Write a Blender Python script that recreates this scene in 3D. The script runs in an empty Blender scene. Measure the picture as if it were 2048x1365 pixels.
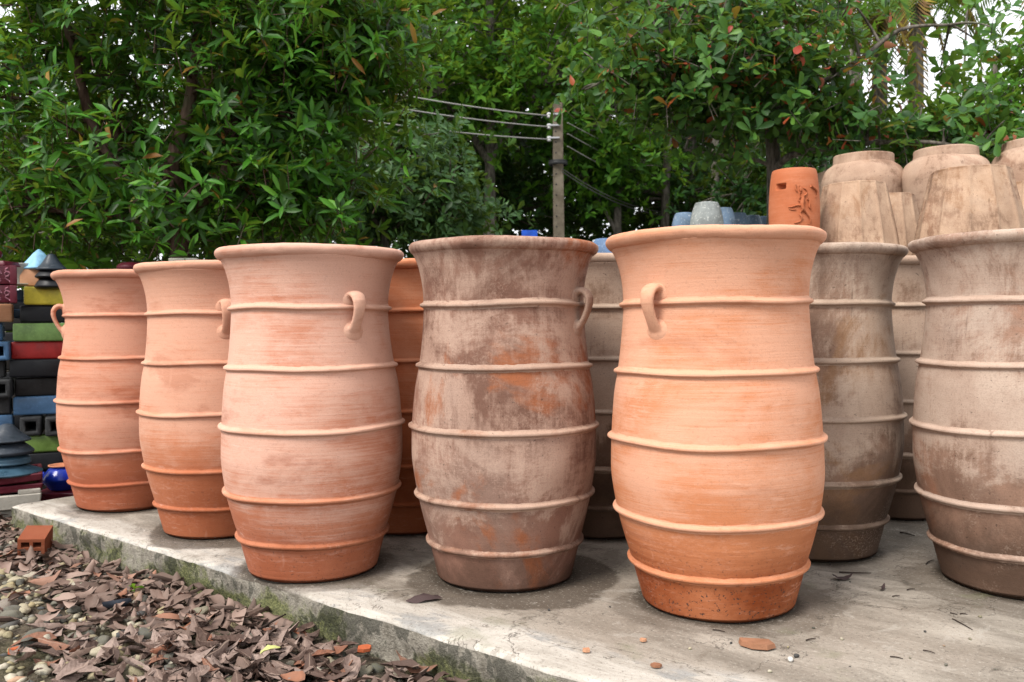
import bpy, bmesh, math, random
import numpy as np
from mathutils import Vector, Matrix, noise as mnoise

random.seed(7)
rng = np.random.default_rng(11)
scene = bpy.context.scene
COL = scene.collection
R = math.radians

# ------------------------------------------------------------------ camera
EYE = 0.85
FPX = 1750.0                       # focal length in pixels of the 2048 px wide photograph
cam_data = bpy.data.cameras.new("camera")
cam = bpy.data.objects.new("camera", cam_data)
COL.objects.link(cam)
cam_data.sensor_width = 36.0
cam_data.lens = FPX / 2048 * 36.0
cam_data.clip_start = 0.05
cam_data.clip_end = 600
CAMROT = Matrix.Rotation(R(90 - 1.23), 3, 'X') @ Matrix.Rotation(R(-0.63), 3, 'Z')
cam.matrix_world = Matrix.Translation((0, 0, EYE)) @ CAMROT.to_4x4()
cam_data.dof.use_dof = True
cam_data.dof.focus_distance = 2.8
cam_data.dof.aperture_fstop = 6.0
scene.camera = cam

# ------------------------------------------------------------------ sky, sun, exposure
SUN_EL, SUN_AZ = R(50), R(222)     # azimuth clockwise from +Y: the light comes over the left shoulder
world = bpy.data.worlds.new("World")
scene.world = world
world.use_nodes = True
wn, wl = world.node_tree.nodes, world.node_tree.links
bg = wn["Background"]
sky = wn.new("ShaderNodeTexSky")
sky.sky_type = 'NISHITA'
sky.sun_disc = False
sky.sun_elevation = SUN_EL
sky.sun_rotation = SUN_AZ
mixw = wn.new("ShaderNodeMix")
mixw.data_type = 'RGBA'
mixw.inputs[0].default_value = 0.86            # the even cloud cover over the blue
mixw.inputs[7].default_value = (10.5, 10.6, 10.8, 1)
wl.new(sky.outputs[0], mixw.inputs[6])
wl.new(mixw.outputs[2], bg.inputs[0])
bg.inputs[1].default_value = 0.056
sun_data = bpy.data.lights.new("sun", 'SUN')
sun_data.energy = 1.5
sun_data.angle = R(22)
sun_data.color = (1.0, 0.95, 0.88)
sun = bpy.data.objects.new("sun", sun_data)
COL.objects.link(sun)
sdir = Vector((math.sin(SUN_AZ) * math.cos(SUN_EL), math.cos(SUN_AZ) * math.cos(SUN_EL), math.sin(SUN_EL)))
sun.rotation_euler = sdir.to_track_quat('Z', 'Y').to_euler()
scene.view_settings.view_transform = 'Standard'
scene.view_settings.look = 'None'
scene.view_settings.gamma = 1.0
scene.view_settings.use_curve_mapping = False
scene.view_settings.exposure = 1.64
scene.render.engine = 'CYCLES'
scene.cycles.use_denoising = True
scene.cycles.max_bounces = 6
scene.cycles.diffuse_bounces = 4
scene.cycles.transmission_bounces = 4
scene.cycles.glossy_bounces = 2


# ------------------------------------------------------------------ placing helpers
def ray(x, y):
    return CAMROT @ Vector(((x - 1024) / FPX, (682.5 - y) / FPX, -1.0))


def at(x, y, d):
    v = ray(x, y)
    return Vector((0, 0, EYE)) + v * (d / v.y)


def on_level(x, y, z=0.0):
    v = ray(x, y)
    return Vector((0, 0, EYE)) + v * ((z - EYE) / v.z)


CAMINV = np.array(CAMROT.inverted())


def project(P):
    q = (np.asarray(P) - np.array([0, 0, EYE])) @ CAMINV.T
    z = -q[:, 2]
    return 1024 + FPX * q[:, 0] / z, 682.5 - FPX * q[:, 1] / z, z


# ------------------------------------------------------------------ object helpers
def tag(o, label=None, cat=None, group=None, kind=None):
    if label: o["label"] = label
    if cat: o["category"] = cat
    if group: o["group"] = group
    if kind: o["kind"] = kind
    return o


def thing(name, label, cat, loc=(0, 0, 0), rot=(0, 0, 0), group=None):
    o = bpy.data.objects.new(name, None)
    o.empty_display_size = 0.1
    COL.objects.link(o)
    o.location = loc
    o.rotation_euler = rot
    return tag(o, label, cat, group)


def link(name, me, mat=None, parent=None, loc=None, rot=None):
    o = bpy.data.objects.new(name, me)
    COL.objects.link(o)
    if mat is not None and not me.materials:
        me.materials.append(mat)
    if parent is not None:
        o.parent = parent
    if loc is not None: o.location = loc
    if rot is not None: o.rotation_euler = rot
    return o


def np_mesh(name, V, F, smooth=True):
    V = np.ascontiguousarray(V, dtype=np.float32)
    F = np.ascontiguousarray(F, dtype=np.int32)
    me = bpy.data.meshes.new(name)
    n, k = F.shape
    me.vertices.add(len(V)); me.vertices.foreach_set("co", V.ravel())
    me.loops.add(n * k); me.loops.foreach_set("vertex_index", F.ravel())
    me.polygons.add(n)
    me.polygons.foreach_set("loop_start", np.arange(0, n * k, k, dtype=np.int32))
    me.update(calc_edges=True)
    me.polygons.foreach_set("use_smooth", np.full(n, smooth, dtype=bool))
    me.validate()
    return me


def bm_mesh(name, bm, smooth=True):
    me = bpy.data.meshes.new(name)
    bmesh.ops.recalc_face_normals(bm, faces=bm.faces)
    for f in bm.faces: f.smooth = smooth
    bm.to_mesh(me); bm.free()
    return me


def lathe(name, prof, seg=96, wob=0.0, seed=0.0, lobes=None, close=False, nick=0.0):
    """profile of (r, z) turned about z; wob = hand-made unevenness in metres"""
    A = np.linspace(0, 2 * math.pi, seg, endpoint=False)
    V, F = [], []
    for i, (r, z) in enumerate(prof):
        for a in A:
            c, s = math.cos(a), math.sin(a)
            rr, zz = r, z
            if wob:
                rr += wob * mnoise.noise(Vector((c * 1.3 + seed, s * 1.3, z * 3.0)))
                zz += wob * 0.9 * mnoise.noise(Vector((c * 1.1 + seed, s * 1.1 + 7, z * 2.0))) * (1 if z > 0.01 else 0)
            if nick:
                q = mnoise.noise(Vector((c * 9 + seed, s * 9, z * 12)))
                q2 = mnoise.noise(Vector((c * 22 + seed, s * 22, z * 30 + 5)))
                rr += nick * (0.6 * q + 0.5 * q2) - nick * 2.2 * max(0, q2 - 0.42) * 3
                zz += nick * 0.6 * q
            if lobes:
                rr *= lobes(a, z)
            V.append((rr * c, rr * s, zz))
    n = len(prof)
    for i in range(n - 1 if not close else n):
        for j in range(seg):
            k = (j + 1) % seg
            i2 = (i + 1) % n
            F.append((i * seg + j, i * seg + k, i2 * seg + k, i2 * seg + j))
    return np_mesh(name, V, F)


def smooth_prof(pts, n=6):
    """Catmull-Rom through (r, z) points"""
    out = []
    P = [pts[0]] + list(pts) + [pts[-1]]
    for i in range(1, len(P) - 2):
        p0, p1, p2, p3 = [np.array(q, float) for q in P[i - 1:i + 3]]
        for k in range(n):
            t = k / n
            out.append(tuple(0.5 * ((2 * p1) + (-p0 + p2) * t + (2 * p0 - 5 * p1 + 4 * p2 - p3) * t * t
                                    + (-p0 + 3 * p1 - 3 * p2 + p3) * t ** 3)))
    out.append(tuple(pts[-1]))
    return out


class Tubes:
    def __init__(self): self.V, self.F, self.n = [], [], 0

    def add(self, pts, rad, sides=6, flat=1.0, side=None):
        pts = [Vector(p) for p in pts]
        m = len(pts)
        if not hasattr(rad, "__len__"): rad = [rad] * m
        up = Vector((0.31, 0.17, 0.93))
        for i, p in enumerate(pts):
            t = (pts[min(i + 1, m - 1)] - pts[max(i - 1, 0)])
            t = t.normalized() if t.length > 1e-9 else Vector((0, 0, 1))
            u = (side - t * side.dot(t)) if side is not None else t.cross(up)
            if u.length < 1e-3: u = t.cross(Vector((1, 0, 0)))
            u.normalize()
            w = t.cross(u)
            for k in range(sides):
                a = 2 * math.pi * k / sides
                self.V.append(p + u * (math.cos(a) * rad[i]) + w * (math.sin(a) * rad[i] * flat))
        for i in range(m - 1):
            for k in range(sides):
                q = (k + 1) % sides
                b = self.n + i * sides
                self.F.append((b + k, b + q, b + sides + q, b + sides + k))
        # end caps closed by degenerate-free fans of quads
        for b in (self.n, self.n + (m - 1) * sides):
            for k in range(1, sides - 2, 2):
                self.F.append((b, b + k, b + k + 1, b + (k + 2) % sides))
        self.n += m * sides

    def mesh(self, name, origin=(0, 0, 0), smooth=True):
        V = np.array([tuple(v) for v in self.V]) - np.array(tuple(origin))
        return np_mesh(name, V, np.array(self.F), smooth)


def curve_pts(a, b, bend, n=5):
    a, b = Vector(a), Vector(b)
    m = (a + b) / 2 + Vector(bend)
    return [a * (1 - t) ** 2 + m * 2 * t * (1 - t) + b * t * t for t in [i / n for i in range(n + 1)]]


def box_bm(sx, sy, sz, bevel=0.0, taper=1.0, centre_z=False):
    bm = bmesh.new()
    bmesh.ops.create_cube(bm, size=1.0)
    for v in bm.verts:
        k = taper if v.co.z > 0 else 1.0
        v.co = Vector((v.co.x * sx * k, v.co.y * sy * k, (v.co.z + (0 if centre_z else 0.5)) * sz))
    if bevel:
        bmesh.ops.bevel(bm, geom=list(bm.edges), offset=bevel, segments=2, profile=0.6, affect='EDGES')
    return bm


# ------------------------------------------------------------------ node helpers
class NB:
    def __init__(self, name, rough=0.8, spec=0.3):
        self.m = bpy.data.materials.new(name)
        self.m.use_nodes = True
        self.t = self.m.node_tree
        self.bsdf = self.t.nodes["Principled BSDF"]
        self.bsdf.inputs["Roughness"].default_value = rough
        self.bsdf.inputs["Specular IOR Level"].default_value = spec
        self.out = self.t.nodes["Material Output"]

    def node(self, typ): return self.t.nodes.new(typ)

    def put(self, sock, v):
        if isinstance(v, bpy.types.NodeSocket): self.t.links.new(v, sock)
        elif v is not None:
            if hasattr(v, "__len__") and len(v) == 3 and sock.type == 'RGBA': v = (*v, 1)
            sock.default_value = v

    def obj(self, seed=0.0):
        n = self.node("ShaderNodeTexCoord").outputs["Object"]
        return n if not seed else self.vmath('ADD', n, (seed * 3.1, seed * 1.7, seed * 0.37))

    def vmath(self, op, a, b=None):
        n = self.node("ShaderNodeVectorMath"); n.operation = op
        self.put(n.inputs[0], a); self.put(n.inputs[1], b)
        return n.outputs["Value"] if op in ('LENGTH', 'DISTANCE', 'DOT_PRODUCT') else n.outputs[0]

    def noise(self, vec, scale=1.0, detail=4, rough=0.55, dist=0.0, mul=None):
        if mul is not None: vec = self.vmath('MULTIPLY', vec, mul)
        n = self.node("ShaderNodeTexNoise")
        n.inputs["Scale"].default_value = scale
        n.inputs["Detail"].default_value = detail
        n.inputs["Roughness"].default_value = rough
        n.inputs["Distortion"].default_value = dist
        self.put(n.inputs["Vector"], vec)
        return n.outputs[0]

    def voro(self, vec, scale, feature='F1'):
        n = self.node("ShaderNodeTexVoronoi"); n.feature = feature
        n.inputs["Scale"].default_value = scale
        self.put(n.inputs["Vector"], vec)
        return n.outputs[0]

    def math(self, op, a, b=None, c=None, clamp=False):
        n = self.node("ShaderNodeMath"); n.operation = op; n.use_clamp = clamp
        self.put(n.inputs[0], a); self.put(n.inputs[1], b)
        if c is not None: self.put(n.inputs[2], c)
        return n.outputs[0]

    def remap(self, v, a, b, c=0.0, d=1.0, smooth=True):
        n = self.node("ShaderNodeMapRange")
        n.interpolation_type = 'SMOOTHSTEP' if smooth else 'LINEAR'
        for i, q in enumerate((v, a, b, c, d)): self.put(n.inputs[i], q)
        return n.outputs[0]

    def mix(self, f, a, b, mode='MIX'):
        n = self.node("ShaderNodeMix"); n.data_type = 'RGBA'; n.blend_type = mode
        self.put(n.inputs[0], f); self.put(n.inputs[6], a); self.put(n.inputs[7], b)
        return n.outputs[2]

    def ramp(self, f, stops, mode='LINEAR'):
        n = self.node("ShaderNodeValToRGB")
        n.color_ramp.interpolation = mode
        e = n.color_ramp.elements
        while len(e) < len(stops): e.new(0.5)
        for i, (p, c) in enumerate(stops):
            e[i].position = p; e[i].color = (*c, 1)
        self.put(n.inputs[0], f)
        return n.outputs[0]

    def sep(self, v):
        n = self.node("ShaderNodeSeparateXYZ"); self.put(n.inputs[0], v)
        return n.outputs

    def bump(self, h, strength=0.3, dist=0.01, prev=None):
        n = self.node("ShaderNodeBump")
        n.inputs["Strength"].default_value = strength
        n.inputs["Distance"].default_value = dist
        self.put(n.inputs["Height"], h)
        if prev is not None: self.put(n.inputs["Normal"], prev)
        return n.outputs[0]

    def done(self, col, normal=None, rough=None):
        self.put(self.bsdf.inputs["Base Color"], col)
        if normal is not None: self.put(self.bsdf.inputs["Normal"], normal)
        if rough is not None: self.put(self.bsdf.inputs["Roughness"], rough)
        return self.m


def clay_mat(name, seed, clay, bloom, deep, bias=0.0, base_line=0.2, specks=0.0, patch=0.5, foot_amt=0.8):
    """thrown terracotta: brushed horizontal streaks, a pale lime bloom and bare clay towards an uneven line at the foot"""
    clay, bloom, deep = [(c[0] * q, c[1] * q * 0.885, c[2] * q * 0.85) for c, q in ((clay, 0.79), (bloom, 0.82), (deep, 0.56))]
    b = NB(name, 0.82, 0.18)
    raw = b.obj(); v = b.obj(seed)
    z = b.sep(raw)[2]
    streak = b.noise(v, 1, 6, 0.65, mul=(1.6, 1.6, 48))
    fine = b.noise(v, 1, 5, 0.7, mul=(5, 5, 190))
    blot = b.noise(v, 2.6, 5, 0.6, 0.4, mul=(1, 1, 1.5))
    big = b.noise(v, 1.2, 3, 0.5, mul=(1, 1, 1.6))
    cloud = b.noise(b.vmath('ADD', v, (6, 2, 9)), 7, 9, 0.7, 0.6, mul=(1, 1, 1.8))
    m = b.math('ADD', b.math('MULTIPLY', streak, 0.20), b.math('ADD', b.math('MULTIPLY', blot, 0.56), b.math('MULTIPLY', cloud, 0.33)))
    m = b.math('ADD', m, b.math('MULTIPLY', b.math('SUBTRACT', fine, 0.5), 0.35))
    foot = b.math('ADD', z, b.math('MULTIPLY', b.math('SUBTRACT', big, 0.5), 0.35))
    zb = b.remap(foot, base_line - 0.15, base_line + 0.30, -0.24, 0.05)
    m = b.math('ADD', b.math('ADD', m, zb), bias)
    mask = b.remap(m, 0.42, 0.68)
    col = b.mix(mask, clay, bloom)
    pm = b.noise(b.vmath('ADD', v, (4, 9, 2)), 2.1, 6, 0.62, 0.3, mul=(1, 1, 2.6))
    col = b.mix(b.math('MULTIPLY', b.remap(pm, 0.56, 0.68), patch), col, deep)
    ft = b.math('ADD', b.math('SUBTRACT', base_line, foot), b.math('MULTIPLY', b.math('SUBTRACT', streak, 0.5), 0.22))
    ft = b.remap(ft, -0.10, 0.13, 0, foot_amt)
    ft = b.math('MULTIPLY', ft, b.remap(b.noise(b.vmath('ADD', v, (2, 6, 4)), 3.4, 5, 0.6), 0.30, 0.62, 0.35, 1.0))
    col = b.mix(ft, col, deep)
    # vertical run-down streaks
    run = b.noise(v, 1, 3, 0.6, mul=(26, 26, 1.6))
    runm = b.math('MULTIPLY', b.remap(run, 0.6, 0.72), b.remap(blot, 0.45, 0.62))
    col = b.mix(b.math('MULTIPLY', runm, 0.35), col, bloom)
    sc1 = b.noise(b.vmath('ADD', v, (8, 3, 1)), 1, 6, 0.75, 0.4, mul=(9, 9, 60))
    sc2 = b.noise(b.vmath('ADD', v, (1, 7, 5)), 3.2, 4, 0.6)
    scm = b.math('MULTIPLY', b.remap(sc1, 0.54, 0.66), b.remap(sc2, 0.42, 0.60))
    col = b.mix(b.math('MULTIPLY', scm, 0.45), col, (bloom[0] * 1.12, bloom[1] * 1.2, bloom[2] * 1.3))
    pits = b.noise(v, 110, 4, 0.65)
    pm2 = b.math('MULTIPLY', b.remap(pits, 0.585, 0.66), b.remap(foot, 0.26, 0.08, 0.12, 0.12 + specks, True))
    col = b.mix(pm2, col, (0.05, 0.035, 0.03))
    grime = b.noise(v, 240, 2, 0.6)
    col = b.mix(b.math('MULTIPLY', b.remap(grime, 0.45, 0.75), 0.10), col, (0.08, 0.05, 0.04))
    fsalt = b.noise(b.vmath('ADD', v, (3, 8, 3)), 1, 5, 0.75, mul=(60, 60, 140))
    fzone = b.noise(b.vmath('ADD', v, (5, 3, 7)), 2.8, 5, 0.6, 0.4)
    col = b.mix(b.math('MULTIPLY', b.math('MULTIPLY', b.remap(fsalt, 0.48, 0.64), b.remap(fzone, 0.48, 0.64)), 0.22), col, (bloom[0] * 1.15, bloom[1] * 1.25, bloom[2] * 1.4))
    dull = b.noise(b.vmath('ADD', v, (9, 9, 1)), 1, 5, 0.7, 0.3, mul=(14, 14, 36))
    col = b.mix(b.math('MULTIPLY', b.remap(dull, 0.60, 0.74), 0.26), col, (clay[0] * 0.62, clay[1] * 0.60, clay[2] * 0.6))
    ridge = b.noise(b.vmath('ADD', v, (0, 4, 0)), 1, 3, 0.5, mul=(0.8, 0.8, 70))
    n = b.bump(b.math('ADD', b.math('MULTIPLY', fine, 0.6), b.math('ADD', b.math('MULTIPLY', ridge, 0.45), b.math('MULTIPLY', streak, 0.4))), 0.32, 0.004)
    n = b.bump(grime, 0.25, 0.002, n)
    n = b.bump(b.math('MULTIPLY', pm2, -1), 0.5, 0.003, n)
    return b.done(col, n)


def aged_mat(name, seed, brown, beige, orange, dark, bias=0.0, orange_amt=0.6, dark_line=0.22):
    """weathered clay: beige lime scum over brown in torn patches, bare orange spots, damp foot"""
    brown, beige, orange, dark = [tuple(c * q for c in col) for col, q in ((brown, 0.80), (beige, 0.92), (orange, 0.70), (dark, 0.55))]
    b = NB(name, 0.88, 0.12)
    raw = b.obj(); v = b.obj(seed)
    z = b.sep(raw)[2]
    warp = b.noise(v, 3, 3, 0.5)
    blot = b.noise(v, 2.3, 12, 0.72, 0.9, mul=(1, 1, 1.15))
    blot2 = b.noise(b.vmath('ADD', v, (3, 1, 8)), 5.2, 12, 0.75, 0.7, mul=(1, 1, 0.7))
    scr = b.noise(v, 1, 4, 0.7, mul=(70, 70, 5))
    hor = b.noise(v, 1, 5, 0.7, mul=(4, 4, 150))
    m = b.math('ADD', b.math('MULTIPLY', blot, 0.62), b.math('MULTIPLY', blot2, 0.38))
    m = b.math('ADD', m, b.math('MULTIPLY', b.math('SUBTRACT', scr, 0.5), 0.14))
    m = b.math('ADD', m, b.math('MULTIPLY', b.math('SUBTRACT', hor, 0.5), 0.05))
    foot = b.math('ADD', z, b.math('MULTIPLY', b.math('SUBTRACT', blot, 0.5), 0.5))
    m = b.math('ADD', m, b.remap(foot, dark_line - 0.05, dark_line + 0.22, -0.14, 0.02))
    m = b.math('ADD', m, bias)
    mask = b.remap(m, 0.43, 0.555)
    tone = b.noise(b.vmath('ADD', v, (1, 8, 6)), 4.5, 7, 0.65, 0.3)
    brown2 = b.mix(b.remap(tone, 0.35, 0.65), tuple(c * 0.72 for c in brown), tuple(c * 1.25 for c in brown))
    beige2 = b.mix(b.remap(tone, 0.3, 0.65), tuple(0.5 * (p + q) for p, q in zip(beige, brown)), beige)
    col = b.mix(mask, brown2, beige2)
    grey = b.noise(b.vmath('ADD', v, (7, 2, 5)), 1.7, 4, 0.6)
    col = b.mix(b.math('MULTIPLY', b.remap(grey, 0.5, 0.68), 0.4), col, tuple(0.75 * c for c in (beige[0] * .95, beige[1], beige[2] * 1.06)))
    om = b.noise(b.vmath('ADD', v, (9, 4, 3)), 2.4, 7, 0.6, 0.5)
    col = b.mix(b.math('MULTIPLY', b.math('MULTIPLY', b.remap(om, 0.54, 0.62), b.remap(m, 0.62, 0.46)), orange_amt), col, orange)
    col = b.mix(b.remap(foot, dark_line + 0.03, dark_line - 0.12, 0, 0.7), col, dark)
    salt = b.noise(b.vmath('ADD', v, (3, 3, 3)), 150, 4, 0.7)
    saltz = b.noise(b.vmath('ADD', v, (5, 1, 2)), 3.6, 6, 0.65, 0.5)
    col = b.mix(b.math('MULTIPLY', b.math('MULTIPLY', b.remap(salt, 0.50, 0.62), b.remap(saltz, 0.50, 0.62)), 0.26), col, tuple(min(1, c * 1.25) for c in beige))
    drip = b.noise(b.vmath('ADD', v, (1, 2, 0)), 1, 3, 0.6, mul=(30, 30, 1.2))
    col = b.mix(b.math('MULTIPLY', b.math('MULTIPLY', b.remap(drip, 0.64, 0.72), b.remap(tone, 0.45, 0.6)), 0.5), col, tuple(0.5 * c for c in brown))
    specs = b.noise(v, 85, 3, 0.6)
    col = b.mix(b.math('MULTIPLY', b.remap(specs, 0.66, 0.72), 0.55), col, (0.03, 0.022, 0.018))
    grime = b.noise(v, 220, 2, 0.6)
    col = b.mix(b.math('MULTIPLY', b.remap(grime, 0.42, 0.75), 0.22), col, dark)
    n = b.bump(b.math('ADD', b.math('MULTIPLY', hor, 0.35), m), 0.35, 0.005)
    n = b.bump(grime, 0.35, 0.002, n)
    return b.done(col, n)


def glaze_mat(name, col, seed=0.0, rough=0.32, worn=0.35, pale=None):
    b = NB(name, rough + 0.08, 0.28)
    v = b.obj(seed)
    n1 = b.noise(v, 9, 5, 0.62)
    n2 = b.noise(v, 60, 4, 0.6)
    dark = tuple(c * 0.55 for c in col)
    pl = pale or tuple(min(1, c * 1.35 + 0.03) for c in col)
    c = b.mix(b.remap(n1, 0.3, 0.7), dark, col)
    c = b.mix(b.math('MULTIPLY', b.remap(n2, 0.55, 0.72), worn), c, pl)
    r = b.remap(n1, 0.3, 0.75, rough * 0.8, min(1, rough * 1.9))
    nn = b.bump(b.noise(v, 25, 4), 0.12, 0.004)
    return b.done(c, nn, r)


def leaf_mat(name, stops, trans=0.35, rough=0.42, spec=0.35, mode='LINEAR'):
    b = NB(name, rough + 0.06, spec * 0.6)
    g = b.node("ShaderNodeNewGeometry").outputs["Random Per Island"]
    o = b.node("ShaderNodeObjectInfo").outputs["Random"]
    f = b.math('FRACT', b.math('ADD', g, b.math('MULTIPLY', o, 7.31)))
    stops = [(p, (c[0] * 0.76, c[1] * 0.92, c[2] * 0.55) if c[1] > c[0] else tuple(q * 0.8 for q in c)) for p, c in stops]
    col = b.ramp(f, stops, mode)
    b.put(b.bsdf.inputs["Base Color"], col)
    tr = b.node("ShaderNodeBsdfTranslucent")
    b.put(tr.inputs[0], b.mix(0.55, col, (0.30, 0.42, 0.04), 'MIX'))
    mx = b.node("ShaderNodeMixShader")
    mx.inputs[0].default_value = trans
    b.t.links.new(b.bsdf.outputs[0], mx.inputs[1])
    b.t.links.new(tr.outputs[0], mx.inputs[2])
    b.t.links.new(mx.outputs[0], b.out.inputs[0])
    return b.m


def bark_mat(name, a, c):
    b = NB(name, 0.9, 0.15)
    v = b.obj()
    n1 = b.noise(v, 6, 6, 0.65, mul=(4, 4, 1))
    n2 = b.noise(v, 3, 4)
    col = b.mix(b.remap(n1, 0.35, 0.65), a, c)
    col = b.mix(b.math('MULTIPLY', b.remap(n2, 0.55, 0.7), 0.4), col, (0.12, 0.14, 0.08))
    return b.done(col, b.bump(n1, 0.6, 0.02))


# ================================================================== SETTING: ground and slab
CORNER = on_level(25, 1009)
EDGE_END = on_level(1198, 1365)
ED = (EDGE_END - CORNER); ED.z = 0; ED.normalize()
EN = Vector((-ED.y, ED.x, 0))                     # points away from the camera, over the slab
if EN.y < 0: EN = -EN
GROUND_Z = -0.125


def slab_coords(p):
    q = Vector((p[0], p[1], 0)) - Vector((CORNER.x, CORNER.y, 0))
    return q.dot(ED), q.dot(EN)


def ground_mat():
    b = NB("yard_soil", 0.95, 0.1)
    v = b.obj()
    n1 = b.noise(v, 1.3, 6, 0.6)
    n2 = b.noise(v, 26, 6, 0.7)
    n3 = b.noise(v, 130, 3, 0.6)
    c = b.mix(b.remap(n2, 0.35, 0.68), (0.030, 0.024, 0.018), (0.12, 0.098, 0.07))
    c = b.mix(b.math('MULTIPLY', b.remap(n1, 0.50, 0.66), 0.4), c, (0.05, 0.055, 0.02))
    c = b.mix(b.math('MULTIPLY', b.remap(n3, 0.6, 0.72), 0.6), c, (0.36, 0.32, 0.25))
    return b.done(c, b.bump(b.math('ADD', n2, b.math('MULTIPLY', n3, 0.5)), 0.9, 0.02))


gx = np.concatenate([[-250, -120, -60, -30, -15, -8], np.linspace(-5, 3, 33), [6, 12, 25, 60, 120, 250]])
gy = np.concatenate([[-60, -20, -5], np.linspace(0, 8, 33), [12, 18, 30, 60, 150, 400]])
GV = [(x, y, GROUND_Z + (0.012 * mnoise.noise(Vector((x * 1.7, y * 1.7, 3))) if -4.9 < x < 2.9 and 0.1 < y < 7.9 else 0)) for y in gy for x in gx]
GF = [(j * len(gx) + i, j * len(gx) + i + 1, (j + 1) * len(gx) + i + 1, (j + 1) * len(gx) + i)
      for j in range(len(gy) - 1) for i in range(len(gx) - 1)]
ground = link("ground", np_mesh("ground", GV, GF), ground_mat())
tag(ground, "bare stony soil of the pottery yard", kind="structure")


def ground_z(x, y): return GROUND_Z + 0.012 * mnoise.noise(Vector((x * 1.7, y * 1.7, 3)))


# pot list (name key, base axis pixel) is needed early: the slab carries damp rings and painted contact shade where they stand
POTS = {
    "front_right": (1434, 1199), "front_brown": (1009, 1149), "front_pale": (628, 1132.5), "second_left": (445, 1055),
    "far_left": (260, 1006.7), "edge_right": (2041, 1163), "rear_grey": (1623, 1095), "rear_far": (1782, 1020),
    "rear_orange": (824, 1047), "rear_beige": (1207, 1055)}
PB = {k: on_level(*v) for k, v in POTS.items()}


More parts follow.
